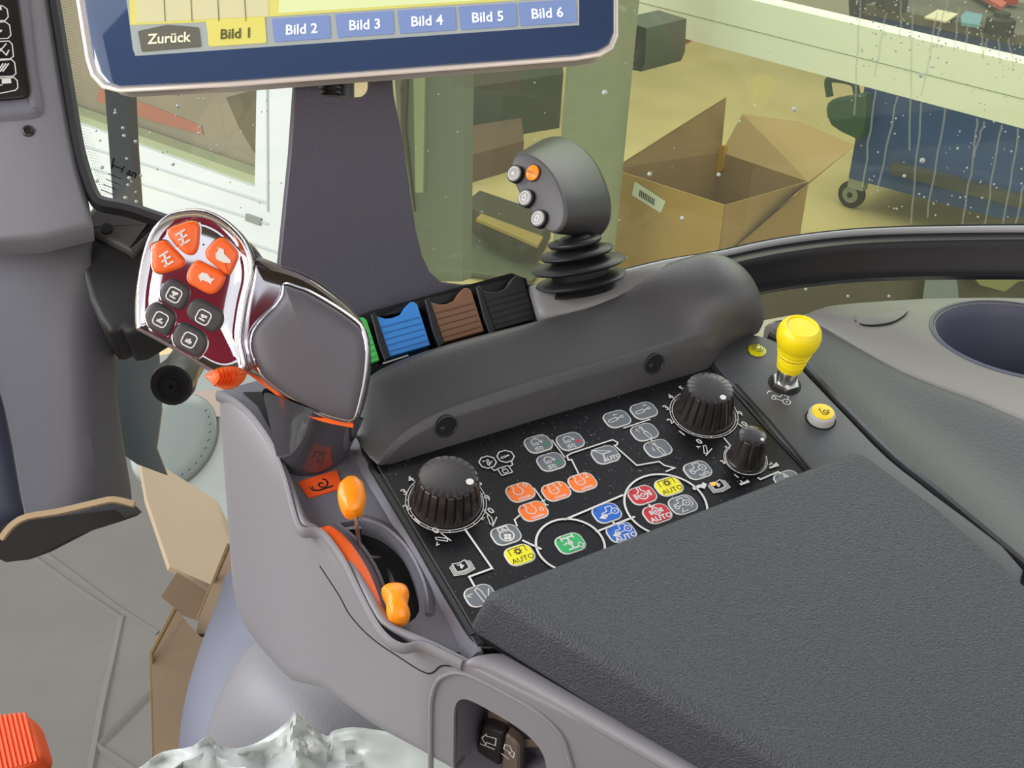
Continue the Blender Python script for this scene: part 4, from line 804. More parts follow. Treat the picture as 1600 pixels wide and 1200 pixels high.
b = MB(); b.sweep([PLF.G(x, y, -.002) for x, y in sealp], [(-.0042, -.006), (-.004, .003), (-.001, .005), (.003, .004), (.004, -.006)], PLF.n); b.build('window_seal', RUBBER, pil)
# steering column covers
CF = facing(180, 430, .98, (.1, -.35, -.93))
colc = thing('column_cover', 'black plastic cowl with a screw, behind the chrome lever', 'cover', CF.G(190, 520))
b = MB(); b.px(CF, [(128, 372), (148, 322), (200, 326), (262, 350), (330, 366), (330, 440), (215, 520), (190, 515), (168, 520), (140, 470), (124, 400)], [(0, -.05), (0, -.004), (.002, -.001), (.005, 0)], spl=2); b.build('cowl', mat('black_cowl', '#1e1e20', .5), colc, smooth=60)
b = MB(); b.px(CF, [(150, 326), (262, 350), (240, 364), (212, 402), (200, 398), (150, 372), (134, 368)], [(0, -.002), (0, .004), (.002, .0065), (.005, .007)], spl=2); cw = b.build('cowl_top', mat('charcoal_cowl', '#4c4a4b', .45), colc, smooth=60)
k = CF.at(167, 358, .007); b = MB(); b.lathe(k, [(.0045, 0), (.004, .0014), (.0003, .0016)], 18); b.build('screw', DARK, cw)
DF = facing(110, 600, 1.02, (.2, -.40, -.9))
dash = thing('dashboard_column', 'large dark grey dashboard side column running down to the cardboard floor', 'dashboard column', DF.G(110, 800))
DG = mat('dark_grey_column', '#4c4c55', .5, bump=.15, bscale=700)
def DD(x, y): 
    # rounded vertical column: nearer in the middle
    return .985 + .00000075 * 0 + max(0, (110 - x)) * .00018 + max(0, x - 150) * .0007 + (y - 500) * .00006
rows = []
for y, xs in ((340, (-120, 0, 60, 110, 146)), (365, (-120, 0, 60, 105, 148)), (400, (-120, 0, 60, 110, 140)), (450, (-120, 0, 65, 115, 150)), (520, (-60, 5, 75, 130, 192)), (600, (-4, 20, 80, 130, 186)), (680, (12, 32, 85, 140, 198)), (740, (24, 42, 92, 150, 208)), (780, (32, 50, 98, 155, 213)), (801, (38, 56, 100, 157, 213)), (807, (38, 56, 100, 157, 213))):
    rows.append([DP(x, y + (8 - (x - 38) * .12 if y > 770 else 0), DD(x, y) - (.018 if y in (365,) else 0)) for x in xs])
b = MB(); b.grid(rows); b.build('column_shell', DG, dash, sub=2, solid=.006, smooth=70)
b = MB(); rows = [[DP(x, y, 1.08) for x in xs] for y, xs in ((540, (-120, -40, 10)), (620, (-120, -40, 4)), (700, (-120, -20, 20)), (780, (-120, -10, 34)), (830, (-120, 0, 44)))]; b.grid(rows); b.build('column_lower_shell', mat('blue_grey_plastic', '#33374a', .5), dash, solid=.004)

# ================= cab floor with cardboard =================
FLR = Fr((0, 1.5, 0), (1, 0, 0), (0, 1, 0))
b = MB(); b.box(FLR, -1.6, 1.0, -2.6, .75, -.03, -.006); fl = b.build('floor', mat('cab_floor', '#3b3b3c', .7)); fl['kind'] = 'structure'
cb = MB(); GC = mat('grey_floor_cardboard', '#625f59', .85, bump=1.0, bscale=6, stripe=(1, 26, 1, .55), var=.06)
rows = []
for y in (700, 740, 780, 830, 880, 930, 990, 1050, 1110, 1180, 1300, 1500):
    rows.append([])
    for x in (-300, -200, -100, 0, 60, 120, 180, 230, 280, 340, 420):
        p = WZ(x, y, .006); p.z += random.uniform(0, .006); rows[-1].append(p)
cb.grid(rows); fc = cb.build('floor_cardboard', GC, None, sub=1, solid=.004, smooth=60); tag(fc, 'creased grey cardboard sheet protecting the cab floor', 'cardboard')
b = MB()
for L in ([(70, 868), (120, 905), (180, 950), (246, 992)], [(190, 965), (176, 1030), (158, 1110), (140, 1210)], [(152, 1170), (190, 1130), (238, 1082)], [(150, 1168), (200, 1200), (220, 1215)], [(0, 820), (60, 880), (190, 970)]):
    b.sweep([WZ(x, y, .012) for x, y in smoothpts(L, 3, False)], [(-.010, -.004), (-.003, .005), (.003, .003), (.010, -.004)], UP)
b.build('fold_creases', GC, fc)
b = MB(); e_ = [(2, 838), (18, 822), (42, 808), (90, 800), (150, 786), (178, 781), (212, 790), (222, 800), (214, 806), (150, 826), (80, 862), (45, 866), (20, 855)]
P = [DP(x, y, 1.12) for x, y in e_]; N_ = len(e_)
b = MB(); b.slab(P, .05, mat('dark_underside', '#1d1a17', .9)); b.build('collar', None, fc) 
b = MB(); b.sweep([DP(x, y, .968) for x, y in smoothpts([(2, 842), (18, 822), (42, 808), (90, 800), (150, 786), (178, 781), (210, 788)], 3, False)], [(-.002, -.002), (-.002, .002), (.002, .002), (.002, -.002)], CF.n); b.build('collar_edge', CARD, fc)
EDGE = mat('cardboard_edge', '#7d6546', .9, bump=1, bscale=300)
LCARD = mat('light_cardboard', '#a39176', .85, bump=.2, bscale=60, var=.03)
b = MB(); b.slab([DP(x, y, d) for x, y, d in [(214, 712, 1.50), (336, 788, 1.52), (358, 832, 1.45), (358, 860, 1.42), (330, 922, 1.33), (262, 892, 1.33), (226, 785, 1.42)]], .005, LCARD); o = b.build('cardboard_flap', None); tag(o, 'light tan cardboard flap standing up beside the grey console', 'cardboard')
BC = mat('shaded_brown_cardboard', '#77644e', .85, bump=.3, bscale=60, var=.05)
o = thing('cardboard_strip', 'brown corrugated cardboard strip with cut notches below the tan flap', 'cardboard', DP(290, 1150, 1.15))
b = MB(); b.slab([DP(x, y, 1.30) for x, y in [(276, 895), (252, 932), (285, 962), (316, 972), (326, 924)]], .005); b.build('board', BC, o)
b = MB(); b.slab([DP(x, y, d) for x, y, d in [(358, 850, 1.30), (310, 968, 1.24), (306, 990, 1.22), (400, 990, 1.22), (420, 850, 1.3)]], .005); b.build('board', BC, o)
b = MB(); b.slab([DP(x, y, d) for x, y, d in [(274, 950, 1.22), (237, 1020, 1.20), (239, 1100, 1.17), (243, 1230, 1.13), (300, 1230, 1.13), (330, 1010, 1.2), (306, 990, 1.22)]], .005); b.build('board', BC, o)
b = MB()
for L, d in (([(274, 950), (237, 1020), (239, 1100), (243, 1230)], 1.195), ([(358, 850), (310, 968)], 1.27)): b.tube([DP(x, y, d) for x, y in L], .0022, 6)
b.build('corrugated_edge', EDGE, o)
# orange pedal
PD = facing(20, 1160, .98, (-.1, -.5, -.85)); t = thing('pedal', 'orange-red ribbed rubber pedal in the lower left corner', 'pedal', PD.G(20, 1190))
b = MB(); b.px(PD, [(-60, 1140), (-10, 1118), (38, 1113), (50, 1128), (66, 1178), (62, 1190), (20, 1206), (-60, 1225)], [(0, -.02), (0, -.003), (.001, -.001), (.003, 0)], rnd=.004); b.build('pedal_block', mat('pedal_orange', '#e2521f', .6), t)
b = MB()
for q in range(9):
    b.sweep([PD.G(-22 + q * 7.5, 1120 - q * .8, 0), PD.G(-4 + q * 7.6, 1206 - q * 2, 0)], [(-.0011, -.001), (-.0008, .0012), (.0008, .0012), (.0011, -.001)], PD.n)
b.build('pedal_ribs', mat('pedal_orange_ribs', '#ee5a22', .55), t)
b = MB(); q0 = PD.G(0, 1170, -.012); q1 = Vector((q0.x, q0.y + .10, .0)); b.tube([q0, q0.lerp(q1, .4) + Vector((0, .04, 0)), q1], .011, 10); b.build('pedal_arm', RUBBER, t)
# ================= interior panels below the console =================
b = MB(); rows = [[DP(x, y, d) for x, y, d in r] for r in (
 [(345, 880, 1.10), (380, 890, 1.06), (420, 900, 1.04)], [(335, 930, 1.09), (375, 935, 1.05), (420, 945, 1.03)], [(312, 985, 1.08), (352, 1000, 1.045), (420, 1000, 1.02)], [(290, 1050, 1.07), (322, 1070, 1.035), (400, 1080, 1.01)],
 [(276, 1110, 1.06), (305, 1130, 1.02), (380, 1160, 1.0)], [(270, 1170, 1.05), (298, 1180, 1.01), (360, 1220, .99)], [(268, 1240, 1.05), (292, 1250, 1.0), (360, 1290, .98)])]
b.grid(rows); o = b.build('inner_fender_panel', mat('pale_blue_grey_plastic', '#666878', .5), None, sub=2, solid=.01, smooth=70); tag(o, 'pale blue-grey inner fender panel below the front of the console', 'trim panel')
b = MB(); rows = [[DP(x, y, d) for x, y, d in r] for r in (
 [(402, 985, .99), (440, 1000, .97), (520, 1010, .96), (640, 1060, .95)], [(372, 1015, .98), (420, 1035, .945), (520, 1055, .93), (660, 1110, .93)], [(340, 1065, .98), (400, 1085, .93), (510, 1100, .91), (680, 1150, .92)],
 [(318, 1120, .98), (380, 1140, .93), (500, 1160, .90), (700, 1200, .91)], [(302, 1180, .98), (370, 1200, .93), (500, 1220, .90), (700, 1260, .91)], [(292, 1260, .98), (370, 1280, .94), (500, 1300, .91), (700, 1320, .92)])]
b.grid(rows); o = b.build('seat_base_cover', mat('speckled_grey_cover', '#7e7d82', .45, bump=.2, bscale=500), None, sub=2, solid=.01, smooth=70); tag(o, 'rounded speckled grey seat base cover under the armrest console', 'seat base')
# plastic film over the seat
b = MB(); rows = []; topl = [(60, 1300), (120, 1255), (180, 1222), (222, 1196), (255, 1176), (300, 1166), (325, 1152), (345, 1165), (385, 1168), (425, 1146), (448, 1128), (462, 1112), (480, 1132), (510, 1150), (520, 1142), (552, 1136), (600, 1142), (660, 1148), (720, 1158), (790, 1172), (860, 1184), (930, 1196), (1020, 1212), (1100, 1230)]
topl = smoothpts(topl, 3, False)
for j in range(26):
    r_ = []
    for i, (x, y) in enumerate(topl):
        cr = .018 if x < 560 else .004
        nv = Vector((x * .018, (y + j * 10) * .03, 3.7)); nz = abs(mnoise.noise(nv)) * 1.6 + abs(mnoise.noise(nv * 2.3)) * .7 - .5
        r_.append(DP(x, y + j * 10, .800 - (.0022 * j) * (1 + .3 * math.sin(x * .02)) + cr * nz * (1 if j else .4)))
    rows.append(r_)
PM = mat('milky_plastic_film', '#cdd3d0', .16, coat=.4, alpha=.68, bump=.25, bscale=120, stripe=(1, 5, 1)); b.grid(rows); o = b.build('plastic_seat_film', PM, None, smooth=50, solid=.0008); tag(o, 'crumpled milky plastic film covering the seat at the bottom edge', 'plastic sheet')
b = MB(); rows = []
for j in range(14): rows.append([DP(x, 1170 + (x - 560) * .13 * (x > 560) + 30 * (x < 560) + j * 22, .835 - .004 * j) for x in range(70, 1130, 60)])
b.grid(rows); o = b.build('seat_cushion', mat('light_seat_fabric', '#a9a9a2', .8), None, sub=1, solid=.01); tag(o, 'light grey seat cushion edge glimpsed through the plastic film', 'seat')
# ================= right-hand fender console =================
FT = mat('warm_grey_fender_plastic', '#8b8784', .5, bump=.25, bscale=500)
zt = .86
top = [(1196, 503), (1240, 492), (1262, 486), (1290, 476), (1340, 470), (1437, 464), (1520, 462), (1620, 463), (1900, 470), (1900, 760), (1620, 662), (1535, 627), (1470, 604), (1405, 578), (1340, 542), (1290, 512), (1262, 500), (1230, 506)]
fen = thing('side_console', 'grey moulded side console by the window with a cup holder', 'side console', WZ(1450, 600, zt - .2))
TF = Fr((WZ(1450, 560, zt)), fx * 0 + c2w(Vector((1, 0, 0))) * 1.0 - UP * c2w(Vector((1, 0, 0))).z, Vector((0, 1, 0)));
b = MB(); b.px(TF, top, [(0, -.16), (0, -.004), (.0012, -.0012), (.004, 0)], spl=2); tp = b.build('console_top', FT, fen, smooth=50)
cup = TF.hit(1604, 530); c_ = MB(); c_.prism(TF, [(cup[0] + .061 * math.cos(t / 48 * 6.2832), cup[1] + .061 * math.sin(t / 48 * 6.2832)) for t in range(48)], [(0, -.09), (0, .03)]); cut(tp, c_)
KC = Fr(TF.P(cup[0], cup[1], 0), TF.u, TF.v)
b = MB(); n_ = 56; vs = []; pr = [(.0655, -.002), (.0650, .0006), (.0625, .0012), (.0605, -.0015), (.058, -.010), (.052, -.045), (.048, -.074), (.030, -.078), (.0005, -.078)]
for r, h in pr: vs += [KC.P(r * math.cos(2 * math.pi * i / n_), r * math.sin(2 * math.pi * i / n_), h) for i in range(n_)]
b.add(vs, [[k * n_ + i, k * n_ + (i + 1) % n_, (k + 1) * n_ + (i + 1) % n_, (k + 1) * n_ + i] for k in range(len(pr) - 1) for i in range(n_)]); b.build('cup_holder', mat('blue_grey_cup', '#55566a', .45, bump=.15, bscale=700), fen, smooth=50)
b = MB(); b.prism(Fr(KC.P(-.030, -.004, -.0775), KC.u, KC.v), [(-.014, -.006), (-.002, .010), (.018, .004), (.014, -.010)], [(0, 0), (0, .001)]); b.build('foam_pad', DARK, fen)
b = MB(); rows = []
el_ = [TF.hit(x, y) for x, y in [(1337, 501), (1348, 492), (1375, 485), (1400, 483), (1418, 485), (1412, 494), (1395, 504), (1365, 509), (1345, 508)]]
b.prism(TF, smoothpts(el_, 4), [(-.0004, -.0004), (0, .0012), (.002, .0018)]); b.build('blanking_cap', mat('cap_grey', '#8d8987', .5), fen)
b = MB(); b.sweep([TF.G(x, y, .0006) for x, y in smoothpts([(1337, 501), (1346, 507), (1365, 509), (1392, 505), (1412, 494), (1418, 485)], 3, False)], [(-.0004, -.0004), (-.0004, .0006), (.0004, .0006), (.0004, -.0004)], UP); b.build('cap_gap', DARK, fen)
b = MB(); ridge_ = [(1220, 512), (1262, 501), (1290, 512), (1340, 542), (1405, 578), (1470, 604), (1535, 627), (1620, 662), (1800, 740)]
low = [(1215, 560), (1235, 560), (1270, 590), (1320, 650), (1390, 720), (1470, 790), (1560, 870), (1650, 950), (1850, 1100)]
rows = []
for (x, y), (x2, y2) in zip(ridge_, low):
    A_ = WZ(x, y, zt - .001); B_ = F.G(x2 - 6, y2, -.010); r_ = [A_ + Vector((0, .012, -.004)), A_, A_.lerp(B_, .06) + Vector((0, 0, -.0005))]
    for q in (.25, .5, .75, 1.0): p = A_.lerp(B_, q); p.z -= .014 * math.sin(q * 3.14); r_.append(p)
    rows.append(r_)
b.grid(rows); b.build('console_flank', mat('flank_grey', '#505055', .42, bump=.35, bscale=500), fen, sub=2, solid=.004, smooth=60)
b = MB(); rows = []
# pale ledge between window bar and strip
b.px(Fr(WZ(1230, 515, .79), TF.u, TF.v), [(1160, 512), (1196, 500), (1240, 492), (1262, 505), (1250, 530), (1170, 545)], [(0, -.03), (0, 0)]); b.build('ledge', mat('cream_ledge', '#b9ab98', .5), fen)
# ================= window bar and glass =================
WBp = [(880, 455), (960, 432), (1040, 412), (1120, 399), (1190, 384), (1250, 374), (1320, 366), (1390, 362), (1470, 360), (1620, 359), (1900, 362), (2300, 372)]
def WD(x): return 1.02 + (x - 1100) * -.00012
wbar = thing('window_bar', 'curved black window frame bar crossing in front of the side glass', 'window frame', DP(1300, 400, 1.0))
cn = facing(1300, 400, 1, (0, -.2, -1))
pp = smoothpts([(x, y + 20 + (max(0, x - 1150) / 450) * 0) for x, y in WBp], 4, False)
b = MB(); sec = [(-.021, -.006), (-.021, .003), (-.016, .007), (-.009, .007), (-.004, .011), (.002, .012), (.007, .008), (.011, .004), (.013, .006), (.0155, .005), (.017, 0), (.016, -.006)]
b.sweep([DP(x, y + 8, WD(x)) for x, y in pp], [(-a, c) for a, c in sec], cn.n); b.build('bar', mat('black_gloss_rubber', '#1c1d20', .28), wbar, smooth=45)
b = MB(); b.sweep([DP(x, y - 21, WD(x) - .004) for x, y in pp], [(-.0025, -.003), (-.002, .0015), (0, .0025), (.002, .0015), (.0025, -.003)], cn.n); b.build('silver_gasket', mat('light_grey_gasket', '#a3a3a6', .35), wbar, smooth=60)
b = MB(); b.sweep([DP(x, y + 50, WD(x) + .002) for x, y in pp], [(-.0012, -.003), (-.001, .001), (.001, .001), (.0012, -.003)], cn.n); b.build('brown_sealant', mat('brown_seal', '#5d4a40', .5), wbar)
GF = Fr(DP(1200, 300, 1.20), (DP(1590, 300, 1.17) - DP(700, 300, 1.24)), UP + Vector((0, .1, 0)))
G1 = glassmat('tinted_glass', (.84, .90, .755), .05, .02, .03)
b = MB(); b.px(GF, [(600, 480), (600, -500), (2350, -500), (2350, 500), (1150, 520)], [(0, 0), (0, .004)]); gl = b.build('window_1', G1); gl['kind'] = 'structure'
wd = MB(mat('water_drop', '#ccd4cc', .08, coat=1, alpha=.8))
def drop(fr, x, y, r, e_=1.0): k = fr.at(x, y, -.0002 if fr is not GF else .0042); wd.prism(k, [(a, b_ * e_) for a, b_ in circ(r, 8)], [(0, 0), (r * .2, r * .5), (r * .6, r * .8)])
for x, y, r in [(1123, 291 - 18, .0018), (1241, 171, .0022), (1156, 190, .0012), (1439, 118, .0020), (1441, 251, .0024), (1413, 275, .0016), (1286, 194, .0008), (1066, 341, .002), (1015, 272, .002), (945, 145, .0025), (1235, 428 + 22, .002), (1259, 452, .0014), (1325, 463, .0014), (1389, 463, .0014), (1275, 435, .001), (1496, 232, .0012)]: drop(GF, x, y, r)
for i in range(240):
    x = random.uniform(1330, 1600); y = random.uniform(-20, 340) if i % 3 else random.uniform(-10, 110); drop(GF, x, y, random.uniform(.0004, .0010))
for i in range(60): drop(GF, random.uniform(640, 1330), random.uniform(0, 420), random.uniform(.0003, .0007))
wd.build('water_drops', None, gl, smooth=40)['kind'] = 'stuff'
b = MB(mat('water_streak', '#c4cabd', .3, alpha=.22))
for x0, y0, x1, y1 in [(1344, 0, 1335, 180), (1368, 140, 1348, 290), (1402, 150, 1372, 295), (1385, 20, 1366, 120), (1428, 10, 1420, 235), (1441, 160, 1424, 350), (1478, 170, 1448, 340), (1465, 20, 1440, 150), (1528, 185, 1520, 240), (1538, 190, 1522, 245), (1522, 240, 1503, 352), (1565, 195, 1538, 352), (1592, 200, 1568, 350), (1600, 290, 1586, 352), (1560, 60, 1562, 100), (1576, 60, 1584, 105), (1512, 40, 1508, 80), (1533, 50, 1536, 90), (1543, 60, 1536, 92), (1500, 10, 1490, 80), (1408, 0, 1406, 60), (1480, 0, 1462, 75)]:
    n_ = 7; L = [(x0 + (x1 - x0) * i / n_ + random.uniform(-1.5, 1.5), y0 + (y1 - y0) * i / n_) for i in range(n_ + 1)]
    b.sweep([GF.G(x, y, .0041) for x, y in smoothpts(L, 3, False)], [(-.0008, 0), (0, .0004), (.0008, 0)], GF.n)
b.build('water_streaks', None, gl)['kind'] = 'stuff'
# ================= left glass =================
GL = Fr(DP(200, 300, 1.16), (DP(460, 320, 1.22) - DP(120, 280, 1.16)), UP)
G2 = glassmat('front_glass', (.94, .96, .95), .04, .02, .02)
b = MB(); b.px(GL, [(60, -300), (600, -300), (640, 470), (420, 500), (330, 380), (262, 352), (200, 330), (150, 318), (128, 270), (108, 160), (90, 20)], [(0, 0), (0, .004)]); g2 = b.build('window_2', G2); g2['kind'] = 'structure'
wd = MB(mat('water_drop', '#ccd4cc', .08))
for x, y in [(192, 200), (194, 212), (180, 172), (198, 248), (202, 278), (200, 289), (330, 234), (278, 148), (278, 166), (312, 155), (319, 155), (206, 318), (213, 315), (196, 309), (212, 300), (296, 146), (276, 180), (312, 199)] + [(random.uniform(150, 450), random.uniform(150, 420)) for _ in range(40)]: drop(GL, x, y, random.uniform(.0008, .0018) if x < 335 and y < 330 else .0008)
wd.build('water_drops', None, g2)['kind'] = 'stuff'
fd = MB(DARK)
for i in range(70):
    y = -10 + i * 4.6; xe = 97 + (y * .145 if y < 200 else 29 + (y - 200) * .33)
    for j in range(5): fd.flat(GL, [GL.hit(xe + j * 3.6 + .0, y + j * .9), GL.hit(xe + j * 3.6 + 1.9 - j * .3, y + j * .9), GL.hit(xe + j * 3.6 + 1.9 - j * .3, y + j * .9 + 1.5)], .0045)
fd.build('dotted_frit', None, g2, smooth=0)['kind'] = 'stuff'
b = MB(DARK); k = GL.at(190, 264, .0046, -.3); b.stroke(k, [(-.009, .006), (-.007, -.003)], .0016, 0); b.stroke(k, [(-.008, .000), (.001, .000)], .0014, 0); b.stroke(k, [(.001, .003), (.001, -.003)], .0014, 0); b.text(k, 'an', .009, .009, 0, bold=.0003)
for q in range(4): b.stroke(k, [(-.008, -.008 - q * .005), (.003, -.008 - q * .005)], .0008, 0)
b.build('glass_stamp', None, g2, smooth=0, rawnormals=True)
# black post outside the glass
b = MB(); b.slab([DP(x, y, 1.35) for x, y in [(174, 100), (211, 100), (217, 230), (224, 330), (232, 430), (200, 430), (196, 400), (186, 260)]], .03); o = b.build('outer_post', mat('black_post', '#24262b', .5)); tag(o, 'narrow black upright post outside the front glass, speckled with drops', 'post')
# lower glass corner and what shows through it
b = MB(); b.slab([DP(x, y, 1.26) for x, y in [(166, 470), (240, 470), (250, 560), (254, 640), (246, 700), (262, 742), (216, 725), (180, 700)]], .004); o = b.build('door_sill', mat('dark_green_grey_seal', '#2f3838', .35)); tag(o, 'dark green-grey door seal running down behind the dashboard column', 'door seal')
PW = facing(290, 680, 1.7, (-.1, -.5, -.85)); b = MB(); b.px(PW, [(228, 560), (420, 520), (420, 880), (220, 760)], [(0, -.02), (0, 0)]); o = b.build('step_panel', mat('pale_step_panel', '#8b8f88', .5, var=.08)); tag(o, 'pale grey-green step panel seen between the column and the console', 'panel')
b = MB(); b.px(PW, [(258, 620), (420, 600), (420, 655), (262, 650)], [(0, 0), (0, .003)], mat('brownish_band', '#9b8c7c', .6)); b.build('brown_band', None, o)
rim = MB(); c = PW.hit(272, 690, .0); rim.prism(PW, [(c[0] + .052 * math.cos(t * .131), c[1] + .066 * math.sin(t * .131)) for t in range(48)], [(0, 0), (0, .003), (.003, .006), (.02, .008)]); rd = rim.build('round_cover', mat('grey_green_disc', '#747b75', .3), o, smooth=50)
b = MB()
for t in range(12):
    a = -1.25 + t * .20; b.lathe(Fr(PW.P(c[0] + .044 * math.cos(a), c[1] + .056 * math.sin(a), .005), PW.u, PW.v), [(.002, 0), (.0018, .002), (.0003, .003)], 8)
b.build('rivets', mat('rivet', '#505753', .4), rd)
# hydraulic grip end
t = thing('rubber_grip', 'black rubber handle end pointing down below the chrome lever', 'handle', DP(275, 600, 1.15))
p0, p1 = DP(268, 602, 1.10), DP(312, 535, 1.22); b = MB(); b.tube([p0, p0.lerp(p1, .1), p0.lerp(p1, .3), p1], [.0165, .0175, .0150, .0150], 20); b.build('grip', mat('grip_rubber', '#232526', .35), t, smooth=50)
dn = (p0 - p1).normalized(); KE = Fr(p0, dn.orthogonal(), dn.cross(dn.orthogonal())); b = MB(); b.lathe(KE, [(.0135, -.001), (.0135, .0010), (.011, .0012), (.0105, .0003), (.0055, .0003), (.005, .0022), (.002, .0024), (.0018, .001)], 20); b.build('end_cap', DARK, t)

# ================= outside: workshop =================
GZ = -1.3
r1_ = ray(-2300, -930); e1 = -Vector((r1_.x, r1_.y, 0)).normalized(); e2 = Vector((-e1.y, e1.x, 0))
if e2.dot(ray(1200, 200)) < 0: e2 = -e2
OF = Fr(Vector((0, 6, GZ)), e1, e1.cross(UP) * -1)
b = MB(); b.slab([Vector((-14, -6, GZ)), Vector((14, -6, GZ)), Vector((14, 18, GZ)), Vector((-14, 18, GZ))], .1); o = b.build('ground', mat('workshop_floor', '#d2bb86', .55, var=.10, vscale=2.0)); o['kind'] = 'structure'
b = MB(); b.slab([Vector((-14, 12, GZ)), Vector((14, 12, GZ)), Vector((14, 12, 4)), Vector((-14, 12, 4))], .1); o = b.build('wall_back', mat('workshop_wall', '#b6b2a4', .7)); o['kind'] = 'structure'
def VF(x, y, z): return Fr(WZ(x, y, z), e1, UP)       # upright plane along the hall through a floor point
# long pale bar outside the side glass
BZ = -.25; L0, L1 = WZ(880, 10, BZ), WZ(1700, 228, BZ); dirb = (L1 - L0).normalized(); o = thing('pale_beam', 'long pale painted steel beam crossing outside the right window', 'beam', L0)
BFm = Fr(L0, dirb, UP); b = MB(); ln = (L1 - L0).length; 
up_ = BFm.hit(1168, 0)[1]; b.box(BFm, -1.2, ln + 2.5, 0, up_ * 1.02, -.12, 0); b.build('beam_body', mat('pale_beam_paint', '#f0f2ea', .5), o)
b = MB(); m_ = BFm.hit(1300, 80)[1]; b.box(BFm, -1.2, ln + 2.5, m_, m_ + .003, 0, .002); b.build('beam_seam', mat('beam_seam_grey', '#8c967e', .6), o)
# cardboard box
bx = thing('cardboard_box', 'large open cardboard box with a white barcode label on the workshop floor', 'box', WZ(1100, 420, GZ))
zt_ = -.78; A1, B1 = WZ(958, 264, zt_), WZ(1133, 320, zt_); C1, D1 = WZ(1127, 238, zt_), WZ(1262, 283, zt_)
T1 = mat('box_cardboard', '#b5935a', .85, var=.05); T2 = mat('box_cardboard_inside', '#9c7d56', .85, var=.05)
dz = Vector((0, 0, GZ - zt_ + .02))
for nm, P, m in (('front_side', [A1, B1, B1 + dz, A1 + dz], T1), ('left_side', [A1, A1 + dz, C1 + dz, C1], T2), ('back_side', [C1, D1, D1 + dz, C1 + dz], T2), ('right_side', [B1, D1, D1 + dz, B1 + dz], T2), ('bottom', [A1 + dz, B1 + dz, D1 + dz, C1 + dz], T2)):
    b = MB(); b.slab(P, .006); b.build(nm, m, bx)
b = MB(); b.slab([A1, C1, WZ(1135, 152, zt_ + .22), WZ(1068, 194, zt_ + .16)], .006); b.build('left_flap', T2, bx)
b = MB(); b.slab([C1, D1, WZ(1334, 226, zt_ + .02), WZ(1250, 190, zt_ + .10), WZ(1160, 178, zt_ + .20)], .006); b.build('back_flap', mat('box_flap_painted_lit', '#ab8c63', .85), bx)  # back flap colour lightened to carry the light falling on it
b = MB(); b.slab([B1 + Vector((0, 0, -.26)), D1, WZ(1334, 226, zt_ + .02), WZ(1240, 305, zt_ - .02), WZ(1146, 384, zt_ - .30)], .006); b.build('right_flap', mat('box_flap_edge', '#b39265', .85), bx)
b = MB(); k = Fr(A1, (B1 - A1), UP); b.px(k, [(1118, 228), (1136, 226), (1134, 262), (1122, 276), (1108, 272), (1108, 236)], [(0, 0), (0, .004)]); 
kk = Fr(C1, (D1 - C1), UP); b = MB(); b.px(kk, [(1108, 232), (1136, 226), (1134, 262), (1122, 276), (1108, 270)], [(0, -.02), (0, .02)], rnd=.01); b.build('yellow_tape', mat('yellow_tape', '#c6962e', .5), bx)
b = MB(); k = Fr(A1 + k.n * .0, (B1 - A1), UP); sgn = 1 if k.n.dot(CAMPOS - A1) > 0 else -1
b.px(k, [(994, 283), (1042, 314), (1034, 332), (989, 304)], [(0, sgn * .008), (0, sgn * .010)], mat('label_white', '#dfe6e2', .5), rnd=.008)
for q in range(9): x = 1002 + q * 2.7; b.px(k, [(x, 296 + q * 1.7), (x + 1.3, 296.8 + q * 1.7), (x + .2, 306.5 + q * 1.7), (x - 1.2, 305.7 + q * 1.7)], [(0, sgn * .009), (0, sgn * .0115)], DARK)
b.build('barcode_label', None, bx)
# blue cabinet on castors
cbz = GZ + .17; bl, brr = WZ(1326, 278, cbz), WZ(1600, 352, cbz); KB = Fr(bl, (brr - bl), UP); hb_ = KB.hit(1385, 26)[1]; W_ = (brr - bl).length * 1.5
cab = thing('tool_cabinet', 'dark blue steel workshop cabinet on castors behind the wet glass', 'cabinet', bl)
bk = KB.n if KB.n.dot(CAMPOS - bl) < 0 else -KB.n; sg = 1 if bk.dot(KB.n) > 0 else -1
b = MB(); b.box(KB, 0, W_, 0, hb_, 0, sg * .7); b.build('cabinet_body', mat('dark_blue_paint', '#2c4c88', .5, var=.1), cab)
b = MB(); b.box(KB, -.05, W_, hb_, hb_ + .05, -sg * .05, sg * .75); b.build('worktop', mat('worktop_grey', '#5f5a52', .6, var=.3, vscale=6), cab)
b = MB(); b.box(KB, .25, W_ * .66, .10, .16, -sg * .06, -sg * .001); b.build('lower_rail', mat('wood_rail', '#4b4a48', .6), cab)
b = MB(); p = WZ(1331, 303, GZ + .075); KW_ = Fr(p, (brr - bl), UP); b.lathe(KW_, [(.068, -.02), (.075, -.015), (.075, .015), (.068, .02)], 28, RUBBER); b.lathe(KW_, [(.045, -.024), (.045, .024)], 20, mat('castor_grey', '#8d9186', .5)); b.lathe(KW_, [(.015, -.03), (.015, .03)], 12, DARK)
b.box(KW_, -.02, .07, .04, .12, -.03, .03, mat('castor_fork', '#9a9c90', .5)); b.build('castor', None, cab)
tp_ = cbz + hb_ + .05
def flatthing(nm, pix, z, th, m, lab, cat):
    b = MB(); b.slab([WZ(x, y, z) for x, y in pix], th); o = b.build(nm, m); tag(o, lab, cat); return o
flatthing('paper_sheet', [(1444, 29), (1465, 17), (1497, 24), (1478, 36)], tp_ + .012, .008, mat('cream_paper', '#d6cbb0', .7), 'cream paper sheet lying on the blue cabinet top', 'paper')
flatthing('plastic_tray', [(1500, 30), (1508, 22), (1534, 27), (1530, 44), (1502, 40)], tp_ + .02, .015, mat('pale_blue_plastic', '#6d94a8', .5), 'pale blue plastic tray beside the cream paper on the cabinet', 'tray')
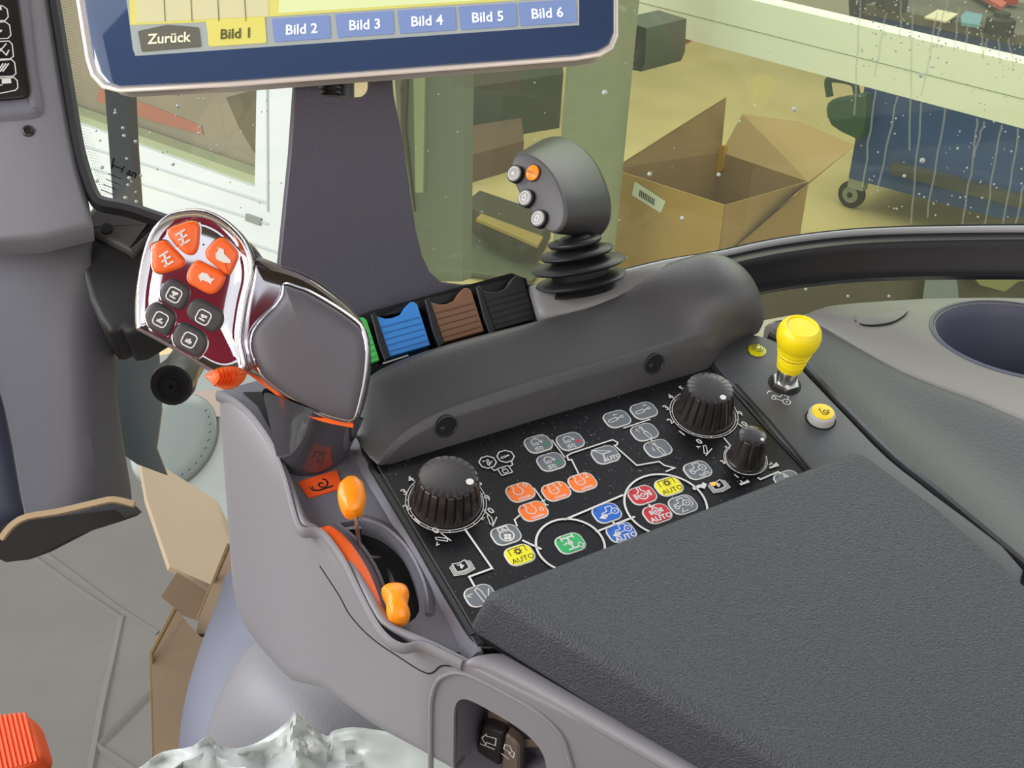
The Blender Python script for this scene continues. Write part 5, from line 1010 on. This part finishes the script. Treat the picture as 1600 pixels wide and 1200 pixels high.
flatthing('red_strip', [(1516, -10), (1526, -16), (1572, 10), (1564, 17)], tp_ + .03, .02, mat('red_white_strip', '#c05a4e', .5), 'red and white strip lying at the back of the workbench', 'strip')
def clutter(nm, x, y, z, r, h, m, lab, cat):
    p = WZ(x, y, z); k = Fr(p, (1, 0, 0), (0, 1, 0)); b = MB(); b.lathe(k, [(r, 0), (r, h * .7), (r * .6, h * .8), (r * .55, h), (r * .2, h)], 18); o = b.build(nm, m); tag(o, lab, cat)
clutter('oil_can', 1560, 52, tp_, .07, .10, mat('oily_black', '#23241f', .5), 'small dark oil can standing at the right of the bench', 'can')
clutter('dark_canister', 1392, 12, tp_ + .01, .08, .09, mat('grimy_grey', '#3b3d38', .6), 'squat grimy canister at the left end of the bench', 'canister')
clutter('red_can', 1575, 4, tp_ + .02, .05, .06, mat('red_can_paint', '#b03524', .5), 'small red tin at the top right of the bench', 'tin')
# green vice body hanging at the cabinet end
GV = Fr(bl + Vector((0, 0, .35)) - KB.u * .05 - bk * .12, KB.u, UP); o = thing('green_bracket', 'dark green cast clamp with round holes at the left end of the cabinet', 'clamp', GV.o)
b = MB(); b.px(GV, [(1290, 170), (1300, 156), (1330, 152), (1352, 150), (1346, 215), (1330, 214), (1298, 196)], [(0, -.08), (0, -.01), (.01, 0)], spl=2); b.build('clamp_body', mat('dark_green_paint', '#2f5340', .5), o)
b = MB(); cc = [GV.hit(x, y) for x, y in smoothpts([(1294, 152), (1291, 130), (1298, 124), (1330, 130), (1336, 148)], 3, False)]; b.tube([GV.P(a, b_, -.02) for a, b_ in cc], .02, 8); b.build('clamp_handle', mat('dark_green_handle', '#23402f', .5), o)
# column, machines behind
p = WZ(905, 470, GZ); kc = Fr(p, (1, 0, 0), (0, 1, 0)); rr = (WZ(952, 470, GZ) - WZ(858, 470, GZ)).length / 2
b = MB(); b.lathe(kc, [(rr, 0), (rr, 3.2)], 40); o = b.build('round_column', mat('grey_green_column', '#8b9080', .6, var=.05)); tag(o, 'thick round pale grey-green column behind the small joystick', 'column')
# planks / pallet
KP = VF(740, 400, GZ); o = thing('wooden_pallet', 'low dark pallet with a yellowish plank on the floor left of the small joystick', 'pallet', KP.o)
def flatblock(pix, z, th):
    k = Fr(WZ(pix[0][0], pix[0][1], z), (1, 0, 0), (0, 1, 0)); b = MB(); b.prism(k, [k.hit(x, y) for x, y in pix], [(0, 0), (0, th)]); return b
def brd(pix, z, th, m, par, nm='board'): return flatblock(pix, z - th, th).build(nm, m, par)
brd([(724, 352), (748, 332), (860, 372), (838, 415), (800, 412)], GZ + .14, .12, mat('dark_wood', '#4a4333', .8), o); brd([(744, 346), (752, 338), (848, 374), (840, 388)], GZ + .16, .015, mat('yellow_wood', '#a48a4c', .7), o)
brd([(724, 365), (800, 400), (850, 420), (830, 445), (720, 430)], GZ + .03, .02, mat('olive_mat', '#575a45', .8), o, 'floor_mat')
# dark crate and machine pieces
def block(nm, pix, z, h, m, lab, cat, dep=.4):
    o = flatblock(pix, z, h).build(nm, m); tag(o, lab, cat); return o
block('brown_crate', [(722, 290), (722, 240), (812, 225), (816, 262)], GZ, .16, mat('reddish_crate', '#6a5140', .75), 'reddish brown crate standing behind the left part of the glass', 'crate')
block('dark_machine', [(722, 226), (722, 170), (870, 150), (874, 200)], GZ, .34, mat('dark_machine_paint', '#3f443a', .6), 'dark greenish machine block between the plate and the column', 'machine')

b = MB(); b.px(Fr(DP(985, 70, 6), e1, UP), [(965, 30), (1010, 44), (1008, 98), (1002, 112), (964, 104)], [(0, -.3), (0, 0)]); o = b.build('grey_machine_foot', mat('machine_grey', '#4f564e', .6)); tag(o, 'grey machine foot just right of the monitor corner', 'machine part')
b = MB(); b.px(Fr(DP(1030, 60, 6.6), e1, UP), [(1010, 30), (1052, 40), (1048, 60), (1020, 82), (1009, 86)], [(0, -.3), (0, 0)]); o = b.build('red_machine_cover', mat('red_paint', '#a52b30', .5)); tag(o, 'red curved machine cover under the pale beam, beside the monitor', 'machine cover')
b = MB(); b.px(Fr(DP(1340, 10, 8.2), e1, UP), [(1322, -60), (1350, -60), (1352, 38), (1328, 36)], [(0, -.2), (0, 0)]); o = b.build('dark_post', mat('dark_post_paint', '#3c3b3a', .6)); tag(o, 'dark post above the pale beam, left of the blue cabinet', 'post')
# grey door strip behind plate right edge
KS = Fr(DP(680, 250, 3.0), e1, UP)
b = MB(); b.px(KS, [(612, 60), (726, 60), (722, 440), (640, 440)], [(0, -.03), (0, 0)], mat('grey_green_door', '#70766c', .6)); b.px(KS, [(634, 60), (642, 60), (636, 200), (650, 330), (640, 260), (628, 200)], [(0, 0), (0, .006)], mat('brown_strip', '#5a473c', .6)); b.px(KS, [(648, 60), (668, 60), (664, 300), (652, 300)], [(0, 0), (0, .006)], mat('pale_strip', '#a9b090', .6)); o = b.build('sliding_door_leaf', None); tag(o, 'grey-green door leaf with a pale strip, right of the support plate', 'door leaf')
# white workshop door at the left, with window
KD = Fr(DP(300, 300, 3.0), e1, UP); wdm = mat('white_door_paint', '#dfe3e2', .4); o = thing('workshop_door', 'white panelled workshop door with a window, outside the front glass', 'door', KD.G(300, 430))
b = MB(); b.px(KD, [(40, -400), (472, -400), (462, 130), (438, 520), (100, 520)], [(0, -.06), (0, 0)]); dl = b.build('door_leaf', wdm, o)
c_ = MB(); c_.px(KD, [(60, -350), (410, -350), (398, 292), (390, 290), (60, 170)], [(0, -.1), (0, .1)]); cut(dl, c_)
b = MB(); b.px(KD, [(60, -350), (410, -350), (395, 290), (60, 172)], [(0, -.075), (0, -.06)]); b.build('door_window', mat('brown_view', '#8f8570', .3, var=.1, vscale=3), o)
b = MB(); b.px(KD, [(60, 160), (395, 278), (395, 292), (60, 178)], [(0, -.05), (0, -.01)]); b.build('window_sill', mat('green_sill', '#a5ab84', .5), o)
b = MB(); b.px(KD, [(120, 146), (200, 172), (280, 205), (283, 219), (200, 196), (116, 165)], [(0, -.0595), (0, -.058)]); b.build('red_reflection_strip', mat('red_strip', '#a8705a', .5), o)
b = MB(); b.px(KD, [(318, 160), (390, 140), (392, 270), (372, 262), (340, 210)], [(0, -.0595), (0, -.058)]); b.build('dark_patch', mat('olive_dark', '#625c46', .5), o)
b = MB()
for L in ([(130, 228), (200, 248), (420, 318)], [(140, 262), (230, 290), (420, 350)], [(200, 320), (260, 335), (450, 400)]): b.sweep([KD.G(x, y, 0) for x, y in L], [(-.006, -.002), (-.002, .002), (.002, .002), (.006, -.002)], KD.n)
b.sweep([KD.G(x, y, 0) for x, y in [(416, -300), (418, 140), (419, 330)]], [(-.006, -.002), (-.002, .003), (.002, .003), (.006, -.002)], KD.n)
b.build('door_ribs', mat('door_rib', '#c3cac8', .4), o)
b = MB(); b.px(KD, [(386, 333), (410, 341), (408, 352), (385, 344)], [(0, 0), (0, .004)]); b.build('latch_plate', mat('latch_grey', '#8d958f', .4), o)
# tractor fender seen through the lower pane
b = MB(); b.slab([DP(x, y, 1.7) for x, y in [(1140, 395), (1680, 330), (1700, 520), (1140, 530)]], .02); o = b.build('outer_fender', mat('dark_fender', '#5e4c3e', .45, var=.2, vscale=9)); tag(o, 'dark brown outer fender seen through the low pane under the window bar', 'fender')
b = MB(); b.slab([DP(x, y, 1.66) for x, y in [(1450, 405), (1490, 405), (1498, 480), (1440, 480)]], .004); o2 = b.build('pale_reflector', mat('lilac_grey', '#8e8d96', .5)); tag(o2, 'pale lilac-grey plate under the window bar, right side', 'plate')
b = MB(); b.slab([DP(x, y, 1.66) for x, y in [(1492, 400), (1680, 400), (1680, 430), (1590, 440), (1568, 456), (1530, 446)]], .004); o2 = b.build('yellow_floor_patch', mat('yellow_board', '#98905a', .6)); tag(o2, 'yellowish board under the window bar at the right edge', 'board')
# ================= cab roof and added red jacket stand-in behind the camera: reflected in chrome =================
b = MB(); b.slab([Vector(p) for p in [(-1.0, -.85, 2.0), (.9, -.85, 2.0), (.9, .8, 2.05), (-1.0, .8, 2.05)]], .05); o = b.build('ceiling', mat('headliner', '#54524f', .9)); o['kind'] = 'structure'
b = MB(); b.slab([Vector(p) for p in [(-.56, -.50, .80), (-.05, -.50, .80), (-.05, -.58, 1.52), (-.56, -.58, 1.52)]], .05); o = b.build('red_jacket_standin', mat('red_jacket_cloth', '#8e1330', .8)); tag(o, 'dark red slab added as jacket backrest behind the camera, mirrored in the chrome', 'standin')
